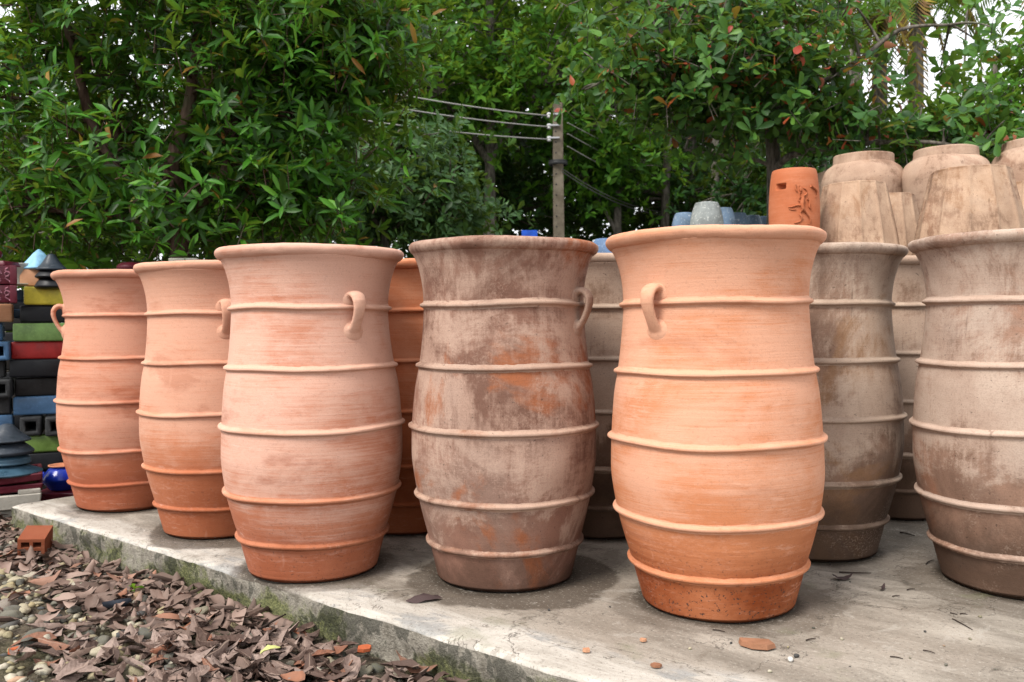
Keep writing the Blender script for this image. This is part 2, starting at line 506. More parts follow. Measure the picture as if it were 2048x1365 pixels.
def slab_top_mat():
    b = NB("worn_concrete", 0.85, 0.25)
    v = b.obj()
    s = b.sep(v)
    lx, ly = s[0], s[1]
    n_edge = b.noise(v, 2.2, 5, 0.6, 0.4, mul=(0.7, 1.4, 1))
    n_mid = b.noise(v, 5, 8, 0.68, 0.5, mul=(0.6, 1.5, 1))
    n_fine = b.noise(v, 45, 6, 0.7)
    n_grit = b.noise(v, 260, 2, 0.6)
    n_tr = b.noise(v, 1, 5, 0.65, mul=(2.2, 22, 1))            # trowel strokes along the edge
    tint = b.noise(v, 1.1, 4, 0.55)
    grey = b.mix(b.remap(n_mid, 0.30, 0.70), (0.165, 0.143, 0.116), (0.36, 0.320, 0.270))
    grey = b.mix(b.math('MULTIPLY', b.remap(tint, 0.42, 0.62), 0.5), grey, (0.225, 0.183, 0.145))
    grey = b.mix(b.math('MULTIPLY', b.remap(n_fine, 0.48, 0.7), 0.35), grey, (0.25, 0.22, 0.185))
    n_tr2 = b.noise(b.vmath('ADD', v, (2, 3, 0)), 7, 7, 0.7, 0.6, mul=(0.5, 1.6, 1))
    pale = b.mix(b.remap(n_tr2, 0.3, 0.68), (0.31, 0.28, 0.24), (0.50, 0.465, 0.415))
    pale = b.mix(b.math('MULTIPLY', b.remap(n_mid, 0.53, 0.62), 0.6), pale, (0.19, 0.20, 0.205))
    pale = b.mix(b.math('MULTIPLY', b.remap(n_fine, 0.55, 0.7), 0.3), pale, (0.27, 0.235, 0.195))
    e = b.math('ADD', ly, b.math('MULTIPLY', b.math('SUBTRACT', n_edge, 0.5), 0.45))
    widen = b.remap(lx, 2.4, 4.4, 0.0, 0.16)
    e = b.math('SUBTRACT', e, widen)
    band = b.remap(e, 0.19, 0.08)
    col = b.mix(band, grey, pale)
    # shade between and behind the pots, painted as a darker rear slab
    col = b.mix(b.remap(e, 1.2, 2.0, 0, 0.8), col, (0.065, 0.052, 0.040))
    # damp, rusty rings with torn outlines, also painting shade between the pots
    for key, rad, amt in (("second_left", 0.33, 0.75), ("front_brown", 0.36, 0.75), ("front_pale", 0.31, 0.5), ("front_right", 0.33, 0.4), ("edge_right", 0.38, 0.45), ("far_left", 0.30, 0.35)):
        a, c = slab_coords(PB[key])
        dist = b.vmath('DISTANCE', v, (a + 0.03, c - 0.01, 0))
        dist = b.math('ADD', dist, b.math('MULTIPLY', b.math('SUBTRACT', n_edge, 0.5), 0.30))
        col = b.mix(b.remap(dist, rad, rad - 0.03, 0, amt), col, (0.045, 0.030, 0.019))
    for key in POTS:                                   # contact shade painted as a dark ring under every foot
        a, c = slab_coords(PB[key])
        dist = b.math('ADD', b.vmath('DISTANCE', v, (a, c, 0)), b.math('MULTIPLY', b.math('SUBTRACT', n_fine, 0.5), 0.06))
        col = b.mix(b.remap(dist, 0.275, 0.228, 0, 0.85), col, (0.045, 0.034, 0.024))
    g1 = b.noise(b.vmath('ADD', v, (1, 4, 0)), 95, 4, 0.7)
    col = b.mix(b.math('MULTIPLY', b.remap(g1, 0.57, 0.66), 0.55), col, (0.075, 0.064, 0.052))
    col = b.mix(b.math('MULTIPLY', b.remap(g1, 0.42, 0.34), 0.4), col, (0.46, 0.425, 0.37))
    pz = b.noise(b.vmath('ADD', v, (6, 1, 0)), 4.2, 8, 0.72, 0.8)
    col = b.mix(b.math('MULTIPLY', b.remap(pz, 0.56, 0.61), 0.42), col, (0.13, 0.105, 0.08))
    col = b.mix(b.math('MULTIPLY', b.remap(pz, 0.40, 0.36), 0.35), col, (0.40, 0.37, 0.325))
    crk = b.noise(b.vmath('ADD', v, (2, 9, 0)), 2.6, 6, 0.62, 0.6)
    crkm = b.math('MULTIPLY', b.remap(b.math('ABSOLUTE', b.math('SUBTRACT', crk, 0.5)), 0.006, 0.001), b.remap(pz, 0.47, 0.54))
    col = b.mix(b.math('MULTIPLY', crkm, 0.7), col, (0.05, 0.042, 0.034))
    gm = b.noise(b.vmath('ADD', v, (3, 5, 1)), 3.5, 5, 0.6)
    col = b.mix(b.math('MULTIPLY', b.remap(gm, 0.6, 0.7), 0.35), col, (0.12, 0.13, 0.06))
    col = b.mix(b.math('MULTIPLY', b.remap(n_grit, 0.64, 0.74), 0.5), col, (0.06, 0.05, 0.04))
    n_s = b.noise(b.vmath('ADD', v, (4, 2, 0)), 1, 6, 0.75, 0.5, mul=(5, 60, 1))
    col = b.mix(b.math('MULTIPLY', b.remap(n_s, 0.56, 0.68), 0.4), col, (0.11, 0.09, 0.07))
    n_w = b.noise(b.vmath('ADD', v, (9, 1, 0)), 60, 5, 0.7)
    col = b.mix(b.math('MULTIPLY', b.remap(n_w, 0.60, 0.70), 0.45), col, (0.42, 0.39, 0.34))
    n = b.bump(b.math('ADD', n_mid, b.math('ADD', b.math('MULTIPLY', n_fine, 0.5), b.math('MULTIPLY', g1, 0.4))), 0.5, 0.010)
    n = b.bump(n_grit, 0.3, 0.002, n)
    return b.done(col, n, b.remap(n_mid, 0.3, 0.7, 0.7, 0.95))


def slab_side_mat():
    b = NB("mossy_concrete", 0.95, 0.1)
    v = b.obj()
    z = b.sep(v)[2]
    n1 = b.noise(v, 3.4, 6, 0.65, 0.5, mul=(1, 1, 1.6))
    n2 = b.noise(v, 22, 7, 0.72, mul=(1, 1, 0.7))
    n3 = b.noise(v, 120, 4, 0.7)
    n4 = b.noise(b.vmath('ADD', v, (5, 5, 5)), 5.5, 6, 0.65, 0.6)
    c = b.mix(b.remap(n2, 0.3, 0.7), (0.17, 0.152, 0.122), (0.42, 0.385, 0.325))
    mossm = b.math('ADD', b.math('ADD', b.math('MULTIPLY', n1, 0.7), b.math('MULTIPLY', n2, 0.4)), b.remap(z, -0.10, -0.01, 0.05, -0.06))
    moss = b.mix(b.remap(n3, 0.35, 0.7), (0.060, 0.072, 0.020), (0.20, 0.21, 0.075))
    c = b.mix(b.math('MULTIPLY', b.remap(mossm, 0.52, 0.63), 0.85), c, moss)
    blk = b.math('ADD', b.math('MULTIPLY', n4, 0.6), b.math('MULTIPLY', n2, 0.45))
    c = b.mix(b.math('MULTIPLY', b.remap(blk, 0.515, 0.575), 0.72), c, (0.035, 0.036, 0.028))
    n = b.bump(b.math('ADD', n2, b.math('MULTIPLY', n3, 0.6)), 1.0, 0.02)
    return b.done(c, n)


def build_slab():
    xs = np.concatenate([[0.0], np.arange(0.03, 4.2, 0.03), np.linspace(4.25, 9, 12)])
    ys = np.concatenate([[0.0], np.arange(0.03, 1.2, 0.06), np.linspace(1.3, 11, 20)])
    V, F, M = [], [], []
    idx = {}

    def top(i, j):
        if (i, j) not in idx:
            x, y = xs[i], ys[j]
            z = 0.0025 * mnoise.noise(Vector((x * 4, y * 4, 1)))
            if j == 0: y += 0.007 * mnoise.noise(Vector((x * 6, 0, 5))) + 0.004 * mnoise.noise(Vector((x * 30, 0, 9))); z -= 0.006
            if i == 0: x += 0.007 * mnoise.noise(Vector((y * 6, 3, 5))); z -= 0.006
            idx[(i, j)] = len(V); V.append((x, y, z))
        return idx[(i, j)]
    for i in range(len(xs) - 1):
        for j in range(len(ys) - 1):
            F.append((top(i, j), top(i + 1, j), top(i + 1, j + 1), top(i, j + 1))); M.append(0)
    # perimeter: left edge (back to corner), then front edge
    per = [(0, j) for j in range(len(ys) - 1, -1, -1)] + [(i, 0) for i in range(1, len(xs))]
    zs = [-0.014, -0.04, -0.065, -0.09, -0.115, -0.15, -0.25]
    prev = [top(*p) for p in per]
    for r, z in enumerate(zs):
        row = []
        for k, (i, j) in enumerate(per):
            b0 = V[top(i, j)]
            x, y = b0[0], b0[1]
            amp = 0.010 + 0.006 * r
            nn = amp * mnoise.noise(Vector((xs[i] * 5 + 2, ys[j] * 5, z * 14))) + 0.006 * mnoise.noise(Vector((xs[i] * 26, ys[j] * 26, z * 40)))
            out = 0.004 + nn
            if j == 0: y -= out
            if i == 0: x -= out
            row.append(len(V)); V.append((x, y, z))
        for k in range(len(per) - 1):
            F.append((prev[k], row[k], row[k + 1], prev[k + 1])); M.append(1 if r > 0 else 0)
        prev = row
    me = np_mesh("concrete_slab", V, F)
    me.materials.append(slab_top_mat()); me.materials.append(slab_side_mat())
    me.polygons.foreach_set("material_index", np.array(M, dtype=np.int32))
    o = link("concrete_slab", me)
    ang = math.atan2(ED.y, ED.x)
    o.location = (CORNER.x, CORNER.y, 0); o.rotation_euler = (0, 0, ang)
    tag(o, "low concrete slab with a mossy side that carries the big urns", "slab", kind="structure")


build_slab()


def plain_concrete(name, a, c):
    b = NB(name, 0.92, 0.15)
    v = b.obj()
    n1 = b.noise(v, 4, 7, 0.65); n2 = b.noise(v, 60, 4, 0.6)
    col = b.mix(b.remap(n1, 0.35, 0.65), a, c)
    col = b.mix(b.math('MULTIPLY', b.remap(n2, 0.6, 0.72), 0.5), col, tuple(q * 0.4 for q in a))
    return b.done(col, b.bump(b.math('ADD', n1, b.math('MULTIPLY', n2, 0.4)), 0.5, 0.01))


# raised terrace behind the urns: carries the jars and ribbed planters
TERR = 1.15
tp = [at(1120, 640, 4.75), at(2400, 640, 4.55)]
tb = box_bm(7.0, 4.6, TERR + 0.2, 0.02)
terr = link("terrace", bm_mesh("terrace", tb, False), plain_concrete("terrace_concrete", (0.17, 0.155, 0.13), (0.28, 0.26, 0.22)))
terr.location = (0.42 + 3.5, 4.65 + 2.3, -0.2)
tag(terr, "raised concrete terrace behind the urns carrying jars and upturned planters", kind="structure")

# ================================================================== THE URNS
H0 = 1.102
BODY = [(0.212, 0.0), (0.2285, 0.06), (0.243, 0.114), (0.264, 0.185), (0.281, 0.255), (0.2945, 0.345), (0.2955, 0.40), (0.294, 0.456),
        (0.2905, 0.515), (0.284, 0.58), (0.273, 0.637), (0.264, 0.70), (0.2575, 0.765), (0.255, 0.816), (0.2575, 0.862), (0.265, 0.905),
        (0.278, 0.945), (0.292, 0.970)]
BANDS = [(0.114, 0.243, 0.0088), (0.255, 0.281, 0.0088), (0.456, 0.294, 0.0088), (0.637, 0.273, 0.0088), (0.816, 0.2555, 0.0082)]


def build_urn(key, label, mat, band_mat, handle_deg, sx=1.0, sz=1.0, seed=0.0, other=180, tilt=(0, 0)):
    base = PB[key]
    S = H0 * sz
    W = H0 * sz * sx * 0.962
    root = thing("terracotta_urn", label, "urn", (base.x, base.y, 0.003), (R(tilt[0]), R(tilt[1]), 0), "tall banded terracotta urns on the slab")
    outer = smooth_prof(BODY, 7)
    inner = [(r - 0.024, z) for r, z in reversed(outer[::3]) if z > 0.03] + [(0.18, 0.03), (0.0005, 0.03)]
    outer[0] = (0.2135, 0.011)
    prof = [(0.0005, 0.0), (0.200, 0.0), (0.208, 0.004)] + outer + inner
    body = lathe("body", [(r * W, z * S) for r, z in prof], 128, 0.007, seed)
    link("body", body, mat, root)
    lip = [(0.274, 0.962), (0.291, 0.966), (0.301, 0.974), (0.306, 0.984), (0.3045, 0.993), (0.297, 0.999), (0.286, 1.0), (0.274, 0.996), (0.267, 0.985), (0.267, 0.970)]
    link("rim", lathe("rim", [(r * W, z * S) for r, z in smooth_prof(lip, 3)], 160, 0.0065, seed + 2, None, False, 0.0016), mat, root)
    for zb, rb, t in BANDS:
        sl = (np.interp(zb + 0.02, [q[1] for q in BODY], [q[0] for q in BODY]) - np.interp(zb - 0.02, [q[1] for q in BODY], [q[0] for q in BODY])) / 0.04
        pr = [((rb + sl * u - 0.004 * (u / 0.017) ** 6 + 0.0098 * math.exp(-(u / 0.0066) ** 4) + 0.0018 * math.exp(-(u / 0.011) ** 2)) * W, (zb + u) * S) for u in np.linspace(-0.017, 0.017, 25)]
        link("band", lathe("band", pr, 160, 0.007, seed, None, False, 0.0011), band_mat, root)
    path = [(0.244, 0.842, 0.028), (0.258, 0.852, 0.027), (0.275, 0.856, 0.0265), (0.289, 0.849, 0.0265), (0.297, 0.835, 0.025), (0.298, 0.817, 0.023), (0.292, 0.797, 0.021),
            (0.282, 0.776, 0.0205), (0.272, 0.760, 0.022), (0.262, 0.748, 0.025), (0.248, 0.739, 0.028)]
    for dg in (handle_deg, handle_deg + other):
        a = math.atan2(-base.y, -base.x) + R(dg)     # measured from the side that faces the camera
        ca, sa = math.cos(a), math.sin(a)
        tb = Tubes()
        pts = [Vector((r * W * ca, r * W * sa, z * S)) for r, z, w in path]
        # refine the path
        P3 = []
        for i in range(len(pts) - 1):
            P3 += [pts[i], (pts[i] + pts[i + 1]) / 2]
        P3.append(pts[-1])
        rr = []
        for i in range(len(path) - 1):
            rr += [path[i][2] * S * 0.90, (path[i][2] + path[i + 1][2]) / 2 * S * 0.90]
        rr.append(path[-1][2] * S * 0.90)
        tb.add(P3, rr, 14, 0.46, Vector((-sa, ca, 0)))
        o = Vector((ca, sa, 0))
        for end, lift in ((0, -0.004), (-1, 0.006)):   # thumbed-on clay pads
            c = pts[end] + Vector((0, 0, lift))
            tb.add([c - o * 0.02, c + o * 0.006, c + o * 0.014, c + o * 0.020], [0.042 * S, 0.039 * S, 0.029 * S, 0.015 * S], 14, 0.95, Vector((-sa, ca, 0)))
        h = link("handle", tb.mesh("handle"), band_mat, root)
        md = h.modifiers.new("knead", 'REMESH'); md.mode = 'VOXEL'; md.voxel_size = 0.0032; md.use_smooth_shade = True
        sm = h.modifiers.new("soften", 'SMOOTH'); sm.factor = 0.6; sm.iterations = 9
    return root


PEACH = dict(clay=(0.56, 0.235, 0.115), bloom=(0.66, 0.41, 0.285), deep=(0.47, 0.145, 0.048))
m5 = clay_mat("clay_clean_orange", 1.3, (0.62, 0.265, 0.125), (0.70, 0.41, 0.275), (0.36, 0.085, 0.019), 0.02, 0.22, 0.95, 0.22, 1.0)
m5b = clay_mat("clay_clean_orange_band", 1.9, (0.61, 0.265, 0.13), (0.70, 0.42, 0.285), (0.38, 0.10, 0.026), 0.06, 0.16, 0.4, 0.2, 0.95)
m3 = clay_mat("clay_lime_pink", 4.1, (0.55, 0.225, 0.125), (0.69, 0.455, 0.355), (0.43, 0.120, 0.048), 0.05, 0.20, 0.3, 0.55, 0.7)
m3b = clay_mat("clay_lime_pink_band", 4.7, (0.57, 0.26, 0.15), (0.69, 0.46, 0.35), (0.43, 0.13, 0.05), 0.09, 0.24, 0.2, 0.25, 0.8)
m2 = clay_mat("clay_peach", 7.3, (0.55, 0.225, 0.115), (0.66, 0.40, 0.285), (0.45, 0.125, 0.045), 0.05, 0.20, 0.15, 0.35, 0.62)
m1 = clay_mat("clay_rosy", 9.9, (0.54, 0.205, 0.11), (0.63, 0.355, 0.25), (0.42, 0.11, 0.045), 0.03, 0.20, 0.15, 0.5, 0.62)
m8 = clay_mat("clay_deep_orange", 13.1, (0.56, 0.20, 0.085), (0.62, 0.30, 0.17), (0.44, 0.12, 0.04), -0.04, 0.3, 0.1, 0.5)
m4 = aged_mat("clay_brown_patched", 21.3, (0.245, 0.128, 0.092), (0.45, 0.310, 0.240), (0.42, 0.135, 0.052), (0.125, 0.070, 0.048), -0.010, 0.8, 0.13)
m4b = aged_mat("clay_brown_band", 22.9, (0.27, 0.155, 0.112), (0.46, 0.32, 0.245), (0.40, 0.15, 0.07), (0.15, 0.088, 0.06), 0.02, 0.4, 0.08)
mr = aged_mat("clay_beige_patched", 31.7, (0.29, 0.175, 0.125), (0.46, 0.355, 0.285), (0.40, 0.16, 0.08), (0.095, 0.058, 0.039), 0.0, 0.4, 0.24)
mrb = aged_mat("clay_beige_band", 33.1, (0.32, 0.20, 0.145), (0.50, 0.375, 0.30), (0.42, 0.19, 0.10), (0.20, 0.13, 0.09), 0.08, 0.2, 0.14)
m6 = aged_mat("clay_grey_brown", 41.9, (0.255, 0.160, 0.115), (0.48, 0.37, 0.29), (0.38, 0.20, 0.09), (0.105, 0.066, 0.046), 0.02, 0.5, 0.26)
m6b = aged_mat("clay_grey_band", 43.3, (0.26, 0.17, 0.122), (0.44, 0.335, 0.26), (0.36, 0.2, 0.1), (0.16, 0.105, 0.075), 0.07, 0.2, 0.16)
m9 = aged_mat("clay_dun", 51.1, (0.26, 0.155, 0.105), (0.43, 0.315, 0.24), (0.40, 0.19, 0.09), (0.10, 0.062, 0.042), 0.03, 0.4, 0.30)

build_urn("front_right", "bright clean orange urn in front, its loop handle towards the left, foot speckled dark", m5, m5b, -35, 1.0, 1.0, 1.0, tilt=(0.25, -0.3))
build_urn("front_brown", "dark brown urn with torn beige patches and a loop handle on its right edge", m4, m4b, 62, 0.975, 1.005, 2.0, 140, tilt=(-0.2, 0.45))
build_urn("front_pale", "pale pinkish urn with limewash streaks overhanging the slab edge, handle at right", m3, m3b, 29, 0.985, 1.003, 3.0, tilt=(0.2, 0.4))
build_urn("second_left", "peach orange urn tucked behind the pale pinkish urn, second from the slab corner", m2, m2, 7, 1.0, 0.997, 4.0, tilt=(0.1, -0.3))
build_urn("far_left", "rosy orange urn at the slab corner, its loop handle standing out on the left", m1, m1, -88, 1.0, 1.0, 5.0, tilt=(-0.2, 0.35))
build_urn("edge_right", "beige brown patched urn cut by the right edge of the photo", mr, mrb, 32, 1.0, 1.0, 6.0, tilt=(0.2, -0.3))
build_urn("rear_grey", "grey brown weathered urn standing right behind the bright clean orange urn", m6, m6b, -24, 1.0, 1.0, 7.0, tilt=(0, 0.4))
build_urn("rear_far", "weathered urn deep in the gap left of the beige patched urn", m9, m6b, 60, 1.0, 1.0, 8.0)
build_urn("rear_orange", "deep orange urn half hidden in the gap between pale pinkish and dark brown urns", m8, m8, 62, 1.0, 0.998, 9.0)
build_urn("rear_beige", "dun beige urn half hidden between the dark brown urn and the bright orange urn", m9, m6b, 75, 1.0, 1.0, 10.0)

for key, p in (("shade_urn_a", (-1.02, 4.36, 0)), ("shade_urn_b", (-0.16, 4.42, 0))):  # unseen urns added to block sky light and darken the gaps
    PB[key] = Vector(p)
build_urn("shade_urn_a", "unseen added dun urn shading the gaps behind the second left and pale pinkish urns", m9, m6b, 150, 0.98, 0.985, 11.0)
build_urn("shade_urn_b", "unseen added dun urn shading the gaps behind the deep orange and dark brown urns", m9, m6b, 150, 0.98, 0.985, 12.0)

# ================================================================== POTS ON THE TERRACE
pale_clay = aged_mat("pale_buff_clay", 61.0, (0.29, 0.175, 0.12), (0.48, 0.335, 0.245), (0.40, 0.22, 0.12), (0.16, 0.09, 0.06), 0.01, 0.3, -0.5)
pale_clay2 = aged_mat("pale_tan_clay", 64.0, (0.27, 0.155, 0.10), (0.50, 0.345, 0.24), (0.42, 0.23, 0.12), (0.15, 0.08, 0.055), -0.005, 0.4, -0.5)


def ribbed(px, top_y, d, r_top_px, label, turn=0.0, seed=0.0):
    k = FPX / d
    p = at(px, top_y, d)
    h = p.z - TERR
    rt = r_top_px / k
    root = thing("ribbed_planter", label, "planter", (p.x, p.y, TERR + 0.002), (0, 0, turn), "upturned ribbed planters on the terrace")
    prof = smooth_prof([(0.0005, h - 0.012), (rt * 0.9, h - 0.008), (rt * 0.985, h - 0.003), (rt * 1.03, h - 0.02), (rt * 1.14, h - 0.12),
                        (rt * 1.33, h - 0.28), (rt * 1.45, h - 0.42), (rt * 1.52, 0.03), (rt * 1.54, 0.0)], 4)

    NR = 12

    def lob(a, z):
        t = ((a / (2 * math.pi) * NR) % 1.0 - 0.5) * 2 * math.pi / NR
        flat = math.cos(math.pi / NR) / math.cos(t)
        edge = abs(t) / (math.pi / NR)
        return flat * (0.982 + 0.034 * max(0, (edge - 0.84) / 0.16) ** 0.5) if z < h - 0.006 else flat
    me = lathe("body", prof, NR * 14, 0.004, seed, lob)
    link("body", me, pale_clay2, root)
    return root


ribbed(1709, 370, 5.15, 59, "upturned ribbed planter with flat top right beside the orange drum stool", 0.3, 3)
ribbed(1776, 392, 5.75, 48, "smaller upturned ribbed planter peeping out behind the one beside the drum stool", 0.1, 5)
ribbed(1940, 341, 5.05, 70, "tallest upturned ribbed planter, above the beige urn at the right edge", 0.55, 7)
ribbed(2072, 367, 5.6, 62, "upturned ribbed planter cut by the right edge of the photo", 0.2, 9)


def jar(px, top_y, d, r_px, label, seed, collar=0.70):
    k = FPX / d
    p = at(px, top_y, d)
    h = p.z - TERR
    r = r_px / k
    root = thing("clay_jar", label, "jar", (p.x, p.y, TERR + 0.002), (0, 0, seed), "big round shouldered clay jars on the terrace")
    c = 20 / k
    prof = smooth_prof([(0.0005, 0.0), (r * 0.6, 0.0), (r * 0.62, 0.02), (r * 0.74, h * 0.25), (r * 0.92, h * 0.55), (r * 1.0, h - 3.2 * c), (r * 0.985, h - 2.3 * c),
                        (r * 0.90, h - 1.45 * c), (r * 0.79, h - 1.05 * c), (r * 0.735, h - 0.92 * c)], 5)
    prof += [(r * 0.725, h - 0.85 * c)]
    link("body", lathe("body", prof, 96, 0.006, seed), pale_clay, root)
    col = smooth_prof([(r * 0.725, h - 0.93 * c), (r * 0.715, h - 0.4 * c), (r * 0.712, h - 0.08 * c), (r * 0.69, h), (r * 0.655, h - 0.03 * c), (r * 0.645, h - 0.5 * c), (r * 0.66, h - 1.3 * c)], 3)
    link("collar", lathe("collar", col, 96, 0.005, seed + 4), pale_clay, root)


jar(1726, 313, 6.25, 79, "round shouldered clay jar with short collar, nearest the drum stool", 1.5)
jar(1891, 301, 6.0, 83, "round shouldered clay jar between the two tall ribbed planters", 3.5)
jar(2073, 284, 5.95, 85, "round shouldered clay jar cut by the right edge of the photo", 5.5)
jar(1676, 347, 6.95, 58, "small clay jar almost hidden behind the orange drum stool", 7.5)


def drum_stool():
    d = 4.98
    k = FPX / d
    p = at(1588, 342, d)
    h = p.z - TERR
    r = 49 / k
    root = thing("drum_stool", "orange terracotta drum stool with a slot and a raised dancing figure", "stool", (p.x, p.y, TERR + 0.002))
    mt = clay_mat("clay_brick_orange", 71, (0.50, 0.165, 0.07), (0.54, 0.22, 0.115), (0.46, 0.13, 0.05), -0.05, -0.6, 0.0, 0.3)
    prof = smooth_prof([(r * 0.80, 0), (r * 0.83, 0.01), (r * 0.95, h * 0.25), (r * 1.0, h * 0.5), (r * 0.985, h * 0.7), (r * 0.93, h * 0.88), (r * 0.87, h - 0.012), (r * 0.80, h - 0.001), (r * 0.5, h), (0.0005, h)], 20)
    me = lathe("body", prof, 160)
    bm = bmesh.new(); bm.from_mesh(me)
    view = math.atan2(-p.y, -p.x)
    for v in bm.verts:
        a = (math.atan2(v.co.y, v.co.x) - view + math.pi) % (2 * math.pi) - math.pi
        q = max(abs(a + 0.56) / 0.235, abs(v.co.z - (h - 36 / k)) / 0.0165)
        if q < 1.0 and math.hypot(v.co.x, v.co.y) > r * 0.8:
            f = 1 - 0.055 / r * min(1, (1 - q) * 6)
            v.co.x *= f; v.co.y *= f
    link("body", bm_mesh("body", bm), mt, root)
    # raised figure: head, body, arms, legs and a drifting scarf laid on the curved wall

    def wall(ang, y_px, lift=0.005):
        z = h - (y_px - 336) / k
        rr = np.interp(z, [q[1] for q in prof[:-45]], [q[0] for q in prof[:-45]]) + lift
        a = view + ang
        return Vector((rr * math.cos(a), rr * math.sin(a), z))

    def strip(pts, rad):
        tb.add([wall(a, y) for a, y in pts], rad, 7, 0.7)
    tb = Tubes()
    px2 = lambda x: math.asin(max(-0.95, min(0.95, (x - 1588) / 50)))
    strip([(px2(1599), 374), (px2(1600), 380), (px2(1601), 386)], [0.007, 0.012, 0.008])
    strip([(px2(1592), 372), (px2(1590), 380), (px2(1594), 386)], [0.004, 0.007, 0.005])
    strip([(px2(1601), 388), (px2(1605), 398), (px2(1600), 410), (px2(1606), 424)], [0.010, 0.015, 0.017, 0.012])
    strip([(px2(1605), 394), (px2(1613), 390), (px2(1612), 381), (px2(1605), 378)], [0.008, 0.008, 0.007, 0.005])
    strip([(px2(1600), 396), (px2(1594), 402), (px2(1601), 407), (px2(1609), 404)], [0.008, 0.008, 0.006, 0.005])
    strip([(px2(1604), 420), (px2(1595), 428), (px2(1605), 436), (px2(1599), 444), (px2(1588), 446)], [0.013, 0.012, 0.010, 0.008, 0.005])
    strip([(px2(1606), 422), (px2(1614), 430), (px2(1620), 442), (px2(1614), 448)], [0.011, 0.010, 0.008, 0.006])
    strip([(px2(1601), 412), (px2(1591), 411), (px2(1583), 416), (px2(1576), 413), (px2(1580), 420), (px2(1592), 420)], [0.007, 0.007, 0.006, 0.005, 0.005, 0.004])
    strip([(px2(1620), 374), (px2(1627), 378), (px2(1633), 386), (px2(1629), 396)], [0.010, 0.012, 0.012, 0.008])
    strip([(px2(1613), 400), (px2(1618), 408), (px2(1613), 416), (px2(1620), 420)], [0.006, 0.007, 0.006, 0.004])
    f = link("relief_figure", tb.mesh("relief_figure"), mt, root)
    md = f.modifiers.new("smooth", 'SUBSURF'); md.levels = 1; md.render_levels = 1


drum_stool()

blue_stone = glaze_mat("dusty_blue_glaze", (0.13, 0.19, 0.27), 3, 0.6, 0.6, (0.5, 0.53, 0.55))
grey_stone = glaze_mat("mottled_grey_glaze", (0.24, 0.26, 0.255), 5, 0.65, 0.7, (0.55, 0.56, 0.52))
deep_stone = glaze_mat("deep_blue_glaze", (0.10, 0.17, 0.30), 6, 0.5, 0.5, (0.3, 0.4, 0.5))


def barrel(px, top_y, d, r_px, label, mat, seed):
    k = FPX / d
    p = at(px, top_y, d)
    h = p.z - TERR
    r = r_px / k
    root = thing("barrel_vase", label, "vase", (p.x, p.y, TERR + 0.002), (0, 0, seed), "dusty blue upturned vases on the terrace")
    prof = smooth_prof([(0.0005, 0.0), (r * 0.86, 0.0), (r * 0.9, 0.02), (r * 1.04, h * 0.45), (r, h - 1.3 * r), (r * 0.88, h - 0.6 * r), (r * 0.72, h - 0.12 * r)], 5)
    link("body", lathe("body", prof, 48, 0.004, seed), mat, root)
    tp = [(r * 0.72, h - 0.12 * r), (r * 0.66, h - 0.02 * r), (r * 0.55, h), (0.0005, h)]
    link("foot_ring", lathe("foot_ring", tp, 48, 0.002, seed), mat, root)


barrel(1413, 406, 6.3, 33, "mottled grey upturned vase standing tallest above the bright orange urn rim", grey_stone, 1)
barrel(1368, 427, 6.6, 25, "dusty blue upturned vase just left of the mottled grey one", blue_stone, 2)
barrel(1447, 417, 6.9, 24, "dusty blue upturned vase just right of the mottled grey one", blue_stone, 3)
barrel(1476, 427, 7.4, 22, "dusty blue upturned vase, third from the drum stool", blue_stone, 4)
barrel(1505, 432, 7.8, 20, "dusty blue upturned vase, second from the drum stool", blue_stone, 5)
barrel(1529, 434, 8.1, 19, "dusty blue upturned vase touching the drum stool's left side", blue_stone, 6)
barrel(1214, 479, 5.4, 36, "deep blue upturned vase in the gap between brown and orange urn rims", deep_stone, 7)

